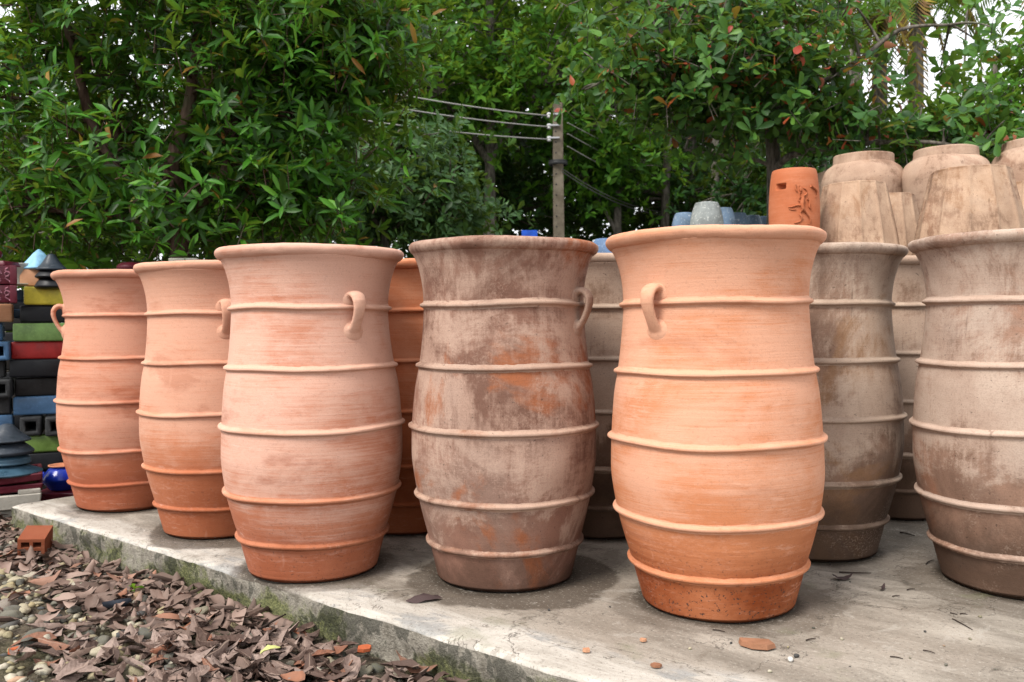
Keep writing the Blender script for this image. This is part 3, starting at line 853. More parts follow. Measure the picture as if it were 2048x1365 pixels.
# ================================================================== THE STACKS ON THE LEFT
G = {
    "black": glaze_mat("black_glaze", (0.007, 0.0075, 0.010), 1, 0.35, 0.15, (0.045, 0.045, 0.05)),
    "brownblack": glaze_mat("brown_black_glaze", (0.011, 0.009, 0.008), 2, 0.45, 0.2, (0.05, 0.042, 0.035)),
    "yellow": glaze_mat("mustard_glaze", (0.58, 0.48, 0.05), 3, 0.35, 0.3),
    "green": glaze_mat("pale_green_glaze", (0.19, 0.32, 0.095), 4, 0.35, 0.4),
    "olive": glaze_mat("moss_green_glaze", (0.12, 0.20, 0.04), 5, 0.35, 0.3),
    "red": glaze_mat("red_glaze", (0.36, 0.022, 0.020), 6, 0.32, 0.2),
    "blue": glaze_mat("slate_blue_glaze", (0.055, 0.125, 0.235), 7, 0.35, 0.3),
    "navy": glaze_mat("navy_glaze", (0.02, 0.045, 0.085), 8, 0.35, 0.3),
    "maroon": glaze_mat("maroon_glaze", (0.11, 0.010, 0.022), 9, 0.35, 0.25, (0.22, 0.08, 0.09)),
    "sky": glaze_mat("light_blue_glaze", (0.24, 0.47, 0.66), 10, 0.4, 0.3),
    "cobalt": glaze_mat("cobalt_glaze", (0.012, 0.035, 0.36), 11, 0.15, 0.1),
    "slate": glaze_mat("slate_grey_glaze", (0.024, 0.033, 0.046), 12, 0.35, 0.3, (0.14, 0.15, 0.165)),
    "teal": glaze_mat("steel_blue_glaze", (0.045, 0.10, 0.15), 13, 0.3, 0.3),
    "tan": clay_mat("tan_clay", 77, (0.45, 0.22, 0.11), (0.55, 0.33, 0.2), (0.4, 0.16, 0.07), 0, -0.6, 0, 0.4),
    "white": glaze_mat("dirty_white_glaze", (0.42, 0.42, 0.38), 14, 0.5, 0.4),
    "stone": plain_concrete("cast_stone", (0.25, 0.235, 0.20), (0.40, 0.38, 0.33)),
    "char": glaze_mat("charcoal_glaze", (0.026, 0.027, 0.028), 15, 0.5, 0.35, (0.09, 0.09, 0.09)),
}


def planter_mesh(L, s, wall=0.016, taper=0.96):
    """square planter lying on its side: length along x, mouth at +x"""
    bm = bmesh.new()
    bmesh.ops.create_cube(bm, size=1.0)
    for v in bm.verts:
        k = 1.0 if v.co.x > 0 else taper
        v.co = Vector((v.co.x * L, v.co.y * s * k, v.co.z * s * k))
    bm.faces.ensure_lookup_table()
    mouth = max(bm.faces, key=lambda f: f.calc_center_median().x)
    long_e = [e for e in bm.edges]
    bmesh.ops.bevel(bm, geom=long_e, offset=min(0.012, s * 0.1), segments=2, profile=0.6, affect='EDGES')
    mouth = max((f for f in bm.faces if f.normal.x > 0.99), key=lambda f: f.calc_area())
    bmesh.ops.inset_individual(bm, faces=[mouth], thickness=wall)
    r = bmesh.ops.extrude_discrete_faces(bm, faces=[mouth])
    for v in r["faces"][0].verts: v.co.x -= L * 0.85
    return bm_mesh("square_planter", bm)


def lying(label, mat, x0, x1, y0, y1, d, group="glazed square planters stacked by the slab corner", end_on=False, tilt=0.0, yaw=0.0, depth_len=None, closed=False):
    """planter whose visible face fills the pixel box x0..x1, y0..y1 at depth d"""
    k = FPX / d
    s = (y1 - y0) / k
    yaw = R(24) + yaw
    if end_on:
        s = min(s, (x1 - x0) / k); L = depth_len or 0.38
        c = at((x0 + x1) / 2, (y0 + y1) / 2, d)
        me = planter_mesh(L, s, s * 0.2)
        rz = -math.pi / 2 + yaw + (math.pi if closed else 0)
        c += Vector((-math.sin(yaw), math.cos(yaw), 0)) * (L / 2)
    else:
        c0 = at(x0, (y0 + y1) / 2, d)
        t = (x1 - 1024) / FPX
        L = (t * c0.y - c0.x) / (math.cos(yaw) - t * math.sin(yaw))
        c = c0 + Vector((math.cos(yaw), math.sin(yaw), 0)) * (L / 2) + Vector((-math.sin(yaw), math.cos(yaw), 0)) * (s / 2)
        me = planter_mesh(L, s)
        rz = yaw
    o = link("square_planter", me, mat)
    o.location = c; o.rotation_euler = (0, R(tilt), rz)
    return tag(o, label, "planter", group)


DA = 5.05
lying("mustard yellow square planter on top of its stack", G["yellow"], 47, 185, 573, 611, DA, tilt=0.6)
lying("black square planter directly under the mustard yellow one", G["black"], 39, 180, 611, 647, DA + 0.01, tilt=0.5)
lying("pale green square planter above the red one", G["green"], 25, 133, 647, 684, DA - 0.02, tilt=0.2)
lying("red square planter under the pale green one", G["red"], 22, 133, 684, 720, DA, tilt=0.4)
lying("black square planter directly under the red one", G["black"], 18, 127, 720, 757, DA - 0.01, tilt=0.6)
lying("brownish black planter lying on the slate blue one", G["brownblack"], 29, 134, 757, 795, DA + 0.03, tilt=0.2)
lying("slate blue square planter halfway down its stack", G["blue"], 26, 176, 795, 833, DA, tilt=0.4)
lying("charcoal planter with open mouth facing out, under the slate blue planter", G["char"], 40, 82, 834, 873, DA, end_on=True)
lying("charcoal planter with open mouth half hidden by the corner urn", G["char"], 92, 132, 834, 873, DA + 0.02, end_on=True)
lying("moss green planter low in the stack above the cobalt pot", G["olive"], 50, 185, 873, 908, DA, tilt=0.2)
lying("black planter at the foot of the stack behind the cobalt pot", G["black"], 46, 190, 908, 944, DA)
lying("dark brown planter lying on the ground under the whole stack", G["brownblack"], 40, 190, 944, 990, DA + 0.02)

DB = 4.95
lying("tan clay block shaped planter under the two maroon relief planters", G["tan"], -95, 25, 608, 645, DB, tilt=0.5)
lying("dark blue planter peeping out between tan planter and open blue planter", G["blue"], -95, 6, 647, 684, DB + 0.05)
lying("blue planter with open mouth facing out at the left edge", G["blue"], -24, 16, 684, 722, DB, end_on=True)
lying("charcoal planter at the left edge below the open blue one", G["char"], -95, 8, 723, 759, DB)
lying("charcoal planter with open mouth at the left edge", G["char"], -20, 20, 760, 797, DB, end_on=True)
lying("charcoal planter at the left edge above the pale slate blue one", G["char"], -95, 18, 797, 834, DB)
lying("slate blue planter at the left edge just above the stepped finial", G["blue"], -95, 22, 835, 868, DB)
lying("navy planter at the left edge behind the stepped finial", G["navy"], -95, 16, 868, 918, DB)
lying("black planter at the left edge on the ground behind the stepped finial", G["black"], -95, 18, 918, 992, DB + 0.02)
lying("navy planter end between maroon relief planters and mustard planter", G["navy"], 24, 46, 574, 608, DA + 0.12, end_on=True, closed=True)
lying("second navy planter end beside the black planter under the mustard one", G["navy"], 22, 40, 609, 646, DA + 0.12, end_on=True, closed=True)


for i in range(10):  # extra dark planters added so the gaps between the stacks stay black
    y0 = 585 + i * 40
    lying("dark planter added behind the stacks to blacken their gaps", G["brownblack" if i % 2 else "black"], -40, 120, y0, y0 + 39, 5.75, "dark planters added to blacken the gaps")


def relief_box(label, x0, x1, y0, y1, d):
    k = FPX / d
    w, hgt = (x1 - x0) / k, (y1 - y0) / k
    c = at(x1, y1, d)
    ya = R(30)
    root = thing("relief_planter", label, "planter", (c.x - w / 2 * math.cos(ya) - w * 0.35 * math.sin(ya), c.y - w / 2 * math.sin(ya) + w * 0.35 * math.cos(ya), c.z), (0, 0, ya), "maroon relief planters")
    bm = box_bm(w, w * 0.7, hgt, 0.006)
    link("body", bm_mesh("body", bm), G["maroon"], root)
    tb = Tubes()
    f = -w * 0.35 - 0.002
    for sgn in (1,):
        for ox, ph in ((-0.02, 0.0), (0.05, 1.4), (-0.09, 2.6), (-0.16, 0.7)):
            pts = [Vector((w / 2 - 0.075 + ox * 0.6 + 0.012 * math.sin(t * 1.9 + ph), f, hgt * (0.12 + 0.76 * t / 6))) for t in np.linspace(0, 6, 12)]
            tb.add(pts, 0.0035, 5)
            tb.add([Vector((w / 2 - 0.075 + ox * 0.6 + 0.014 * math.cos(t), f, hgt * 0.55 + 0.014 * math.sin(t))) for t in np.linspace(0, 5.2, 9)], 0.003, 5)
    link("relief_scroll", tb.mesh("relief_scroll"), glaze_mat("worn_relief", (0.34, 0.13, 0.17), 2, 0.4, 0.5), root)
    link("corner_post", bm_mesh("corner_post", box_bm(0.035, w * 0.7 + 0.012, hgt + 0.002, 0.004)), G["maroon"], root, (w / 2 - 0.016, 0, -0.001))
    return root


DC = 4.85
relief_box("upper maroon planter with pale scroll relief at the left edge", -66, 34, 532, 569, DC)
relief_box("lower maroon planter with pale scroll relief at the left edge", -66, 34, 571, 606, DC)
k = FPX / DC
c = at(-30, 532, DC)
lid = thing("pot_lid", "dark red lid with a round knob on the upper maroon planter", "lid", (c.x, c.y + 0.1, c.z + 0.002))
link("plate", bm_mesh("plate", box_bm(72 / k, 60 / k, 10 / k, 0.006, 0.9)), G["maroon"], lid)
link("knob", lathe("knob", smooth_prof([(0.012, 0), (0.018, 0.012), (0.034, 0.032), (0.034, 0.05), (0.02, 0.068), (0.0005, 0.074)], 4), 24), G["maroon"], lid, (0.0, 0, 10 / k))

# dirty white bowl and lid, tan box, light blue ruffled cap, black stepped finial on top of the stacks
k = FPX / 5.1
c = at(37, 572, 5.15)
bowl = link("white_bowl", lathe("white_bowl", smooth_prof([(0.0005, 0), (0.03, 0), (0.035, 0.01), (0.055, 0.06), (0.075, 0.10), (0.08, 0.115), (0.072, 0.115), (0.05, 0.06), (0.0005, 0.02)], 4), 32), G["white"])
bowl.location = (c.x, c.y + 0.02, c.z + 0.012); tag(bowl, "dirty white bowl between the maroon planters and the tan box", "bowl")
sau = link("white_saucer", lathe("white_saucer", [(0.0005, 0), (0.05, 0), (0.075, 0.009), (0.075, 0.013), (0.04, 0.012), (0.0005, 0.012)], 32), G["white"])
sau.location = (c.x + 0.012, c.y + 0.02, c.z - 0.001); tag(sau, "dirty white saucer under the white bowl", "saucer")
c = at(62, 573, 5.12)
tanb = link("tan_box", bm_mesh("tan_box", box_bm(0.135, 0.13, 0.10, 0.006)), G["tan"])
tanb.location = (c.x - 0.002, c.y + 0.07, c.z + 0.003); tag(tanb, "plain tan clay box under the light blue ruffled cap", "box")
c = at(64, 541, 5.12)
cap = link("ruffled_cap", lathe("ruffled_cap", smooth_prof([(0.0005, 0.0), (0.085, 0.002), (0.10, 0.012), (0.088, 0.022), (0.06, 0.06), (0.035, 0.095), (0.018, 0.112), (0.008, 0.122), (0.0005, 0.124)], 5), 64,
           lobes=lambda a, z: 1 + (0.16 * math.cos(5 * a) * max(0, 1 - z / 0.09))), G["sky"])
cap.location = (c.x, c.y + 0.08, c.z + 0.005); tag(cap, "light blue ruffled pointed cap on top of the stacks", "finial")


def stepped(name, label, px, y_top, y_bot, d, tiers):
    k = FPX / d
    c = at(px, y_bot, d)
    root = thing(name, label, "finial", (c.x, c.y, c.z))
    for nm, y0, y1, r0, r1, mat in tiers:
        z0, z1 = (y_bot - y1) / k, (y_bot - y0) / k
        hh = z1 - z0
        R0, R1 = r0 / k, r1 / k
        if nm == "cone":
            prof = smooth_prof([(0.0005, 0.0), (R0 * 0.6, 0.0), (R0 * 0.93, hh * 0.04), (R0, hh * 0.10), (R0 * 0.96, hh * 0.17), (R0 * 0.66, hh * 0.42), (R0 * 0.42, hh * 0.72), (R0 * 0.25, hh * 0.93), (R0 * 0.1, hh * 0.99), (0.0005, hh)], 5)
        else:
            prof = smooth_prof([(0.0005, 0.0), (R0 * 0.62, 0.0), (R0 * 0.94, hh * 0.14), (R0, hh * 0.26), (R0 * 0.97, hh * 0.40), (R1 * 1.04, hh * 0.78), (R1 * 0.72, hh), (0.0005, hh)], 4)
        link("tier", lathe("tier", [(r, z + z0) for r, z in prof], 64), mat, root)
    return root


stepped("stepped_finial", "black stepped pagoda shaped finial on the mustard planter", 104, 512, 579, 5.12,
        [("cone", 508, 543, 28, 6, G["slate"]), ("tier", 541, 559, 30, 22, G["black"]), ("tier", 558, 579, 31, 24, G["black"])])
stepped("stepped_finial", "large grey and steel blue stepped finial on the maroon trays", 16, 847, 951, 4.45,
        [("cone", 847, 884, 43, 8, G["slate"]), ("tier", 884, 911, 48, 34, G["slate"]), ("tier", 911, 930, 42, 38, G["teal"]), ("tier", 930, 951, 62, 40, G["teal"])])


def tray(name, label, x1, y0, y1, d, mat, tilt=0.0, notch=False, width=0.52):
    k = FPX / d
    hgt = (y1 - y0) / k
    c = at(x1, y1, d)
    root = thing(name, label, "tray", (c.x - width / 2 * math.cos(R(29)) - 0.17 * math.sin(R(29)), c.y - width / 2 * math.sin(R(29)) + 0.17 * math.cos(R(29)), c.z), (0, R(tilt), R(29)))
    bm = box_bm(width, 0.34, hgt, 0.0)
    bm.faces.ensure_lookup_table()
    topf = max(bm.faces, key=lambda f: f.calc_center_median().z)
    for v in topf.verts: v.co.x *= 1.03; v.co.y *= 1.04
    bmesh.ops.bevel(bm, geom=list(bm.edges), offset=0.005, segments=1, affect='EDGES')
    topf = max(bm.faces, key=lambda f: f.calc_center_median().z + f.calc_area())
    bmesh.ops.inset_individual(bm, faces=[topf], thickness=0.022)
    r = bmesh.ops.extrude_discrete_faces(bm, faces=[topf])
    for v in r["faces"][0].verts: v.co.z -= hgt * 0.6
    link("body", bm_mesh("body", bm, False), mat, root)
    if notch:   # raised corner blocks leave a notch between them
        for ox in (-width / 2 + 0.07, width / 2 - 0.045):
            link("corner_block", bm_mesh("corner_block", box_bm(0.10, 0.345, 0.024, 0.005)), mat, root, (ox, 0, hgt - 0.001))
    return root


tray("clay_tray", "upper maroon tray under the large stepped finial", 84, 951, 966, 4.42, G["maroon"], -3.0)
tray("clay_tray", "lower maroon tray resting on the cast stone trough", 84, 968, 982, 4.42, G["maroon"], -1.0)
tray("stone_trough", "grey cast stone trough with a notched rim under the maroon trays", 80, 986, 1015, 4.40, G["stone"], 0, True, 0.55)
tray("stone_trough", "mossy cast stone trough on the ground at the bottom of the tray stack", 62, 1017, 1052, 4.42, G["stone"], 0, False, 0.6)


def cobalt_pot():
    d = 4.78
    k = FPX / d
    c = at(122, 980, d)
    root = thing("cobalt_pot", "shiny cobalt blue pot with loop handle beside the slab corner", "pot", (c.x, c.y + 0.02, c.z))
    hh = 50 / k
    r = 37 / k
    prof = smooth_prof([(0.0005, 0), (r * 0.55, 0), (r * 0.75, hh * 0.1), (r, hh * 0.4), (r * 0.97, hh * 0.55), (r * 0.72, hh * 0.82), (r * 0.62, hh * 0.88), (r * 0.66, hh * 0.95)], 5)
    link("body", lathe("body", prof, 64), G["cobalt"], root)
    rp = [(r * 0.655, hh * 0.945), (r * 0.70, hh * 0.965), (r * 0.69, hh), (r * 0.62, hh), (r * 0.60, hh * 0.9), (0.0005, hh * 0.86)]
    link("rim", lathe("rim", rp, 64), clay_mat("pot_rim_clay", 83, (0.5, 0.2, 0.1), (0.6, 0.3, 0.18), (0.45, 0.15, 0.06), 0, -1, 0, 0.3), root)
    for a0 in (math.pi + 0.35, 0.35):
        tb = Tubes()
        ca, sa = math.cos(a0), math.sin(a0)
        pts = [Vector((q * r * ca, q * r * sa, z * hh)) for q, z in ((0.9, 0.66), (1.08, 0.68), (1.2, 0.56), (1.18, 0.4), (1.05, 0.3), (0.9, 0.28))]
        tb.add(pts, 0.011, 8)
        link("handle", tb.mesh("handle"), G["cobalt"], root)
    c2 = at(120, 1000, d)
    b = link("clay_slab", bm_mesh("clay_slab", box_bm(0.30, 0.22, c.z - GROUND_Z - 0.004, 0.008)), G["maroon"])
    b.location = (c.x + 0.03, c.y + 0.02, GROUND_Z + 0.001)
    tag(b, "dark maroon clay block carrying the cobalt blue pot", "block")


cobalt_pot()

# dark octagonal lid and grey board peeping over the rims of the two left urns
c = at(262, 541, 5.6)
lidp = [(0.0005, 0.09), (0.075, 0.075), (0.082, 0.06), (0.082, 0.03), (0.09, 0.02), (0.09, 0.0), (0.0005, 0.0)]
post = thing("octagonal_post", "dark maroon eight sided pedestal top peeping over the corner urn rim", "pedestal", (c.x, c.y, GROUND_Z))
link("shaft", lathe("shaft", [(0.0005, 0), (0.075, 0), (0.075, c.z - GROUND_Z), (0.0005, c.z - GROUND_Z)], 8), G["maroon"], post)
link("cap", lathe("cap", [(0.0005, 0.0), (0.09, 0.0), (0.09, 0.02), (0.082, 0.03), (0.06, 0.045), (0.0005, 0.05)], 8), G["maroon"], post, (0, 0, c.z - GROUND_Z + 0.002))
c = at(358, 516, 5.3)
plinth = thing("stone_plinth", "pale grey square plinth top peeping over the second urn from the corner", "plinth", (c.x, c.y + 0.1, GROUND_Z), (0, 0, R(10)))
hp = c.z - GROUND_Z
link("shaft", bm_mesh("shaft", box_bm(0.12, 0.12, hp - 0.03, 0.006)), G["stone"], plinth)
link("cap", bm_mesh("cap", box_bm(0.165, 0.165, 0.028, 0.005)), G["stone"], plinth, (0, 0, hp - 0.028))

# blue board beyond the brown urn
c = at(1059, 461, 11.5)
bb = thing("blue_board", "small bright blue board seen over the brown urn rim beside the concrete pole", "sign", (c.x, c.y, GROUND_Z), (0, 0, R(5)))
bh = c.z - GROUND_Z
mblue = glaze_mat("blue_paint", (0.012, 0.09, 0.55), 2, 0.5, 0.1)
link("panel", bm_mesh("panel", box_bm(32 * 11.5 / FPX, 0.02, 0.20, 0.003)), mblue, bb, (0, 0, bh - 0.20))
link("post", bm_mesh("post", box_bm(0.05, 0.05, bh - 0.202, 0.004)), G["char"], bb, (0, 0.0, 0))

# ================================================================== UTILITY POLE AND LINES
pd = 13.0
kp = FPX / pd
ptop = at(1115, 207, pd)
pole = thing("utility_pole", "weathered concrete pole with bolt holes and small white insulators", "pole", (ptop.x, ptop.y, GROUND_Z))
ph = ptop.z - GROUND_Z
pm_ = plain_concrete("pole_concrete", (0.085, 0.070, 0.050), (0.165, 0.140, 0.105))
bm = box_bm(24 / kp, 24 / kp, ph, 0.018, 0.82)
link("shaft", bm_mesh("shaft", bm, False), pm_, pole)
tb = Tubes()
for i in range(24):
    z = ph - 0.12 - i * 0.155
    if z < 0.3: break
    tb.add([Vector((-0.035, -24 / kp / 2 * (0.84 + 0.16 * (1 - z / ph)) + 0.004, z)), Vector((-0.035, -24 / kp / 2 * (0.84 + 0.16 * (1 - z / ph)) - 0.004, z))], 0.012, 6)
link("bolt_holes", tb.mesh("bolt_holes"), G["char"], pole)
insw = glaze_mat("white_porcelain", (0.75, 0.75, 0.74), 1, 0.25, 0.1)
metal = NB("galvanised", 0.45, 0.5); metal.bsdf.inputs["Metallic"].default_value = 0.6
metal = metal.done((0.35, 0.35, 0.36))
WY = [232, 254, 279]
for i, wy in enumerate(WY):
    z = at(1100, wy, pd).z - GROUND_Z
    ins = link("insulator", lathe("insulator", [(0.0005, -0.04), (0.026, -0.04), (0.036, -0.028), (0.024, -0.012), (0.024, 0.0), (0.036, 0.016), (0.026, 0.036), (0.0005, 0.04)], 16), insw, pole, (-0.13, -0.03, z))
    link("bracket", bm_mesh("bracket", box_bm(0.16, 0.025, 0.025, 0.003, 1, True)), metal, pole, (-0.06, -0.10, z))
zc = at(1115, 326, pd).z - GROUND_Z
link("wire_collar", lathe("wire_collar", [(0.135, -0.04), (0.142, -0.03), (0.142, 0.0), (0.135, 0.01), (0.143, 0.02), (0.135, 0.03)], 16), G["char"], pole, (0, 0, zc))
wire_m = NB("wire_sheath", 0.6, 0.3).done((0.30, 0.29, 0.27))
wire_d = NB("wire_dark", 0.6, 0.3).done((0.10, 0.10, 0.09))
LEFT = [((820, 178), 11.2), ((820, 205), 11.2), ((810, 237), 11.2)]
RIGHT = [((1500, 365), 22.0), ((1500, 395), 22.0), ((1500, 425), 22.0)]
wl_lab = ["uppermost of three thin power lines running to the concrete pole", "middle one of three thin power lines running to the concrete pole", "lowest of three thin power lines running to the concrete pole"]
for i, wy in enumerate(WY):
    a = at(1097, wy, pd - 0.03)
    L1 = at(*LEFT[i][0], LEFT[i][1])
    L0 = a + (L1 - a) * 2.2
    r1 = at(1135, wy + 14, pd - 0.03)
    r2 = at(*RIGHT[i][0], RIGHT[i][1])
    w = thing("power_line", wl_lab[i], "power line", tuple(a))
    t = Tubes()
    n = 24
    t.add([L0 + (a - L0) * s - Vector((0, 0, 0.25 * 4 * s * (1 - s) * 0.4)) for s in [j / n for j in range(n + 1)]], 0.0095, 5)
    link("span_toward_yard", t.mesh("span", a), wire_m, w)
    t = Tubes()
    t.add([r1 + (r2 - r1) * s - Vector((0, 0, 0.25 * 4 * s * (1 - s))) for s in [j / n for j in range(n + 1)]], 0.0085, 5)
    link("span_toward_wood", t.mesh("span", a), wire_m, w)
for j, (off, lab) in enumerate(((0, "upper of two slack cables dropping from the pole towards the right"), (6, "lower of two slack cables dropping from the pole towards the right"))):
    a = at(1124, 338 + off, pd - 0.12); e = at(1330, 425 + off, 15.5); e2 = at(1500, 450 + off, 18)
    t = Tubes()
    pts = curve_pts(a, e, (0, 0, -0.25), 12) + curve_pts(e, e2, (0, 0, -0.05), 6)[1:]
    t.add(pts, 0.009, 5)
    o = link("slack_cable", t.mesh("slack_cable", a), wire_d); o.location = a
    tag(o, lab, "cable", "slack cables on the concrete pole")

# ================================================================== TREES
T_LANCE = np.array([(0, 0, 0), (.28, -.40, .05), (.28, 0, 0), (.28, .40, .05), (.66, -.46, .0), (.66, 0, -.06), (.66, .46, .0), (1, 0, -.16)])
T_OBOV = np.array([(0, 0, 0), (.34, -.24, .04), (.34, 0, 0), (.34, .24, .04), (.74, -.5, .02), (.74, 0, -.05), (.74, .5, .02), (1, 0, -.12)])
F8 = np.array([(0, 2, 1), (0, 3, 2), (1, 2, 5), (1, 5, 4), (2, 3, 6), (2, 6, 5), (4, 5, 7), (5, 6, 7)])
T_PAD = np.array([(0, 0, 0), (.30, -.22, .04), (.30, 0, 0), (.30, .22, .04), (.58, -.44, .03), (.58, 0, -.03), (.58, .44, .03), (.84, -.44, .01), (.84, 0, -.06), (.84, .44, .01), (.97, -.2, -.09), (1, 0, -.1), (.97, .2, -.09)])
F_PAD = np.array([(0, 2, 1), (0, 3, 2), (1, 2, 5), (1, 5, 4), (2, 3, 6), (2, 6, 5), (4, 5, 8), (4, 8, 7), (5, 6, 9), (5, 9, 8), (7, 8, 11), (7, 11, 10), (8, 9, 12), (8, 12, 11)])
T_DIA = np.array([(0, 0, 0), (.5, -.5, .05), (.5, 0, -.03), (.5, .5, .05), (1, 0, -.14)])
F4 = np.array([(0, 2, 1), (0, 3, 2), (1, 2, 4), (2, 3, 4)])


def unit(a): return a / np.maximum(1e-9, np.linalg.norm(a, axis=1, keepdims=True))


def leaf_arrays(C, AX, n, L, W, spread, jitter):
    """whorls of n leaves at centres C with axes AX"""
    m = len(C)
    C = np.repeat(C, n, 0); AX = np.repeat(AX, n, 0)
    ref = np.where(np.abs(AX[:, 2:3]) < 0.9, np.array([[0, 0, 1.0]]), np.array([[1.0, 0, 0]]))
    u = unit(np.cross(AX, ref)); w = np.cross(AX, u)
    ph = np.tile(np.arange(n) * 2.399, m) + np.repeat(rng.uniform(0, 6.28, m), n)
    el = spread + rng.normal(0, 0.28, m * n)
    D = unit((u * np.cos(ph)[:, None] + w * np.sin(ph)[:, None]) * np.cos(el)[:, None] + AX * np.sin(el)[:, None] + rng.normal(0, jitter, (m * n, 3)))
    N = unit(AX - D * (AX * D).sum(1, keepdims=True) + rng.normal(0, 0.15, (m * n, 3)))
    N = unit(N - D * (N * D).sum(1, keepdims=True))
    ln = L * rng.uniform(0.5, 1.2, m * n)
    P = C + rng.normal(0, 0.18 * L, (m * n, 3)) * 0.5 - AX * (rng.uniform(0, 0.5, m * n) * L)[:, None]
    return P, D, N, ln, ln * (W / L) * rng.uniform(0.8, 1.2, m * n)


def leaf_mesh(name, arr, T, F, origin):
    P, D, N, L, W = arr
    A = np.cross(D, N)
    t = T
    V = (P[:, None, :] + (L[:, None] * t[None, :, 0])[..., None] * D[:, None, :] + (W[:, None] * t[None, :, 1])[..., None] * A[:, None, :]
         + (L[:, None] * t[None, :, 2])[..., None] * N[:, None, :]) - np.array(tuple(origin))
    m, k = len(P), len(t)
    FF = (F[None] + (np.arange(m) * k)[:, None, None]).reshape(-1, 3)
    return np_mesh(name, V.reshape(-1, 3), FF)


def pick_visible(arr, count, ymax=455):
    P, D, N, L, W = arr
    mid = P + D * (L * 0.5)[:, None]
    x, y, z = project(mid)
    A = np.cross(D, N)
    facing = np.abs((N * unit(mid - np.array([0, 0, EYE]))).sum(1))
    ok = (x > 4) & (x < 2044) & (y > 4) & (y < ymax)
    size = (L * W) * facing / z ** 2
    cell = (x // 14).astype(int) * 1000 + (y // 14).astype(int)
    order = np.argsort(z)
    seen, cand = set(), []
    for i in order:
        if not ok[i]: continue
        c = cell[i]
        if c in seen: continue
        seen.add(c); cand.append(i)
    cand = np.array(cand, dtype=int)
    if len(cand) == 0: return cand
    return cand[np.argsort(-size[cand])][:count]


def blob_points(px, py, d, rx, ry, rd, n, power=0.30):
    """points in an ellipsoid given by its pixel centre and pixel radii at depth d"""
    c = np.array(tuple(at(px, py, d)))
    k = FPX / d
    v = unit(rng.normal(0, 1, (n, 3)))
    r = rng.uniform(0.03, 1, n) ** power
    return c + v * r[:, None] * np.array([rx / k, rd, ry / k]), c


def build_tree(name, label, cat, base, limbs, blobs, whorls, sigma, leafp, lmat, bmat, individual=0, group=None, twig=0.008, far=False, extra_axis=None):
    """limbs: list of (points, r0, r1); blobs: ellipsoids of branch ends; whorls of leaves hang round each end"""
    base = Vector(base)
    root = thing(name, label, cat, base, group=group)
    tb = Tubes()
    nodes = []
    for pts, r0, r1 in limbs:
        n = len(pts)
        # smooth the limb
        sp = smooth3([Vector(p) for p in pts], 4)
        rad = [r0 + (r1 - r0) * i / (len(sp) - 1) for i in range(len(sp))]
        tb.add(sp, rad, 6 if far else 8)
        nodes += sp[max(1, len(sp) // 4):]
    NA = np.array([tuple(p) for p in nodes])
    ends, axes = [], []
    for b in blobs:
        E, c = blob_points(*b)
        for e in E:
            i = np.argmin(((NA - e) ** 2).sum(1) + 0.6 * np.maximum(0, NA[:, 2] - e[2]) ** 2)
            p0 = Vector(NA[i]); p1 = Vector(e)
            ln = (p1 - p0).length
            bend = Vector((rng.normal(0, .08), rng.normal(0, .08), 0.10)) * ln
            if ln < 3.5: tb.add(curve_pts(p0, p1, bend, 4), [twig * 1.6 + 0.004 * ln, twig * 1.4, twig * 1.1, twig * 0.8, twig * 0.6], 4)
        out = unit(E - c)
        m = len(E)
        C = np.repeat(E, whorls, 0) + rng.normal(0, sigma, (m * whorls, 3)) * np.array([1, 1, 0.75])
        o = unit(np.repeat(out, whorls, 0) * 0.7 + np.array([0, 0, 0.65]) + rng.normal(0, 0.45, (m * whorls, 3)) + (np.array(extra_axis) if extra_axis is not None else 0))
        ends.append(C); axes.append(o)
    C = np.concatenate(ends); AX = np.concatenate(axes)
    if not far:      # little stems under each whorl
        Ei = np.repeat(np.concatenate([np.arange(1)]), 1)
        for q in range(0, len(C), 2):
            a, p = AX[q], C[q]
            tb.add([Vector(p - a * (0.12 + 0.1 * (q % 5) / 5) + np.array([0, 0, -0.02])), Vector(p)], [twig * 0.5, twig * 0.3], 3)
    link("trunk", tb.mesh("trunk", base), bmat, root)
    n, L, W, spread, jit, T, F = leafp
    arr = leaf_arrays(C, AX, n, L, W, spread, jit)
    if individual:
        pk = pick_visible(arr, individual)
        keep = np.ones(len(arr[0]), bool); keep[pk] = False
        P, D, N, LL, WW = arr
        me = np_mesh("leaf", T, F)
        me.materials.append(lmat)
        A = np.cross(D, N)
        for i in pk:
            o = bpy.data.objects.new("leaf", me)
            COL.objects.link(o)
            o.parent = root
            M = Matrix(((D[i][0] * LL[i], A[i][0] * WW[i], N[i][0] * LL[i], P[i][0] - base.x),
                        (D[i][1] * LL[i], A[i][1] * WW[i], N[i][1] * LL[i], P[i][1] - base.y),
                        (D[i][2] * LL[i], A[i][2] * WW[i], N[i][2] * LL[i], P[i][2] - base.z), (0, 0, 0, 1)))
            o.matrix_basis = M
        arr = tuple(a[keep] for a in arr)
    cr = link("crown", leaf_mesh("crown", arr, T, F, base), lmat, root)
    cr["kind"] = "stuff"
    return root


def smooth3(pts, n):
    out = []
    P = [pts[0]] + pts + [pts[-1]]
    for i in range(1, len(P) - 2):
        p0, p1, p2, p3 = P[i - 1:i + 3]
        for k in range(n):
            t = k / n
            out.append(0.5 * ((2 * p1) + (p2 - p0) * t + (2 * p0 - 5 * p1 + 4 * p2 - p3) * t * t + (3 * p1 - p0 - 3 * p2 + p3) * t ** 3))
    out.append(pts[-1])
    return out


def pxs(seq): return [at(*s) for s in seq]


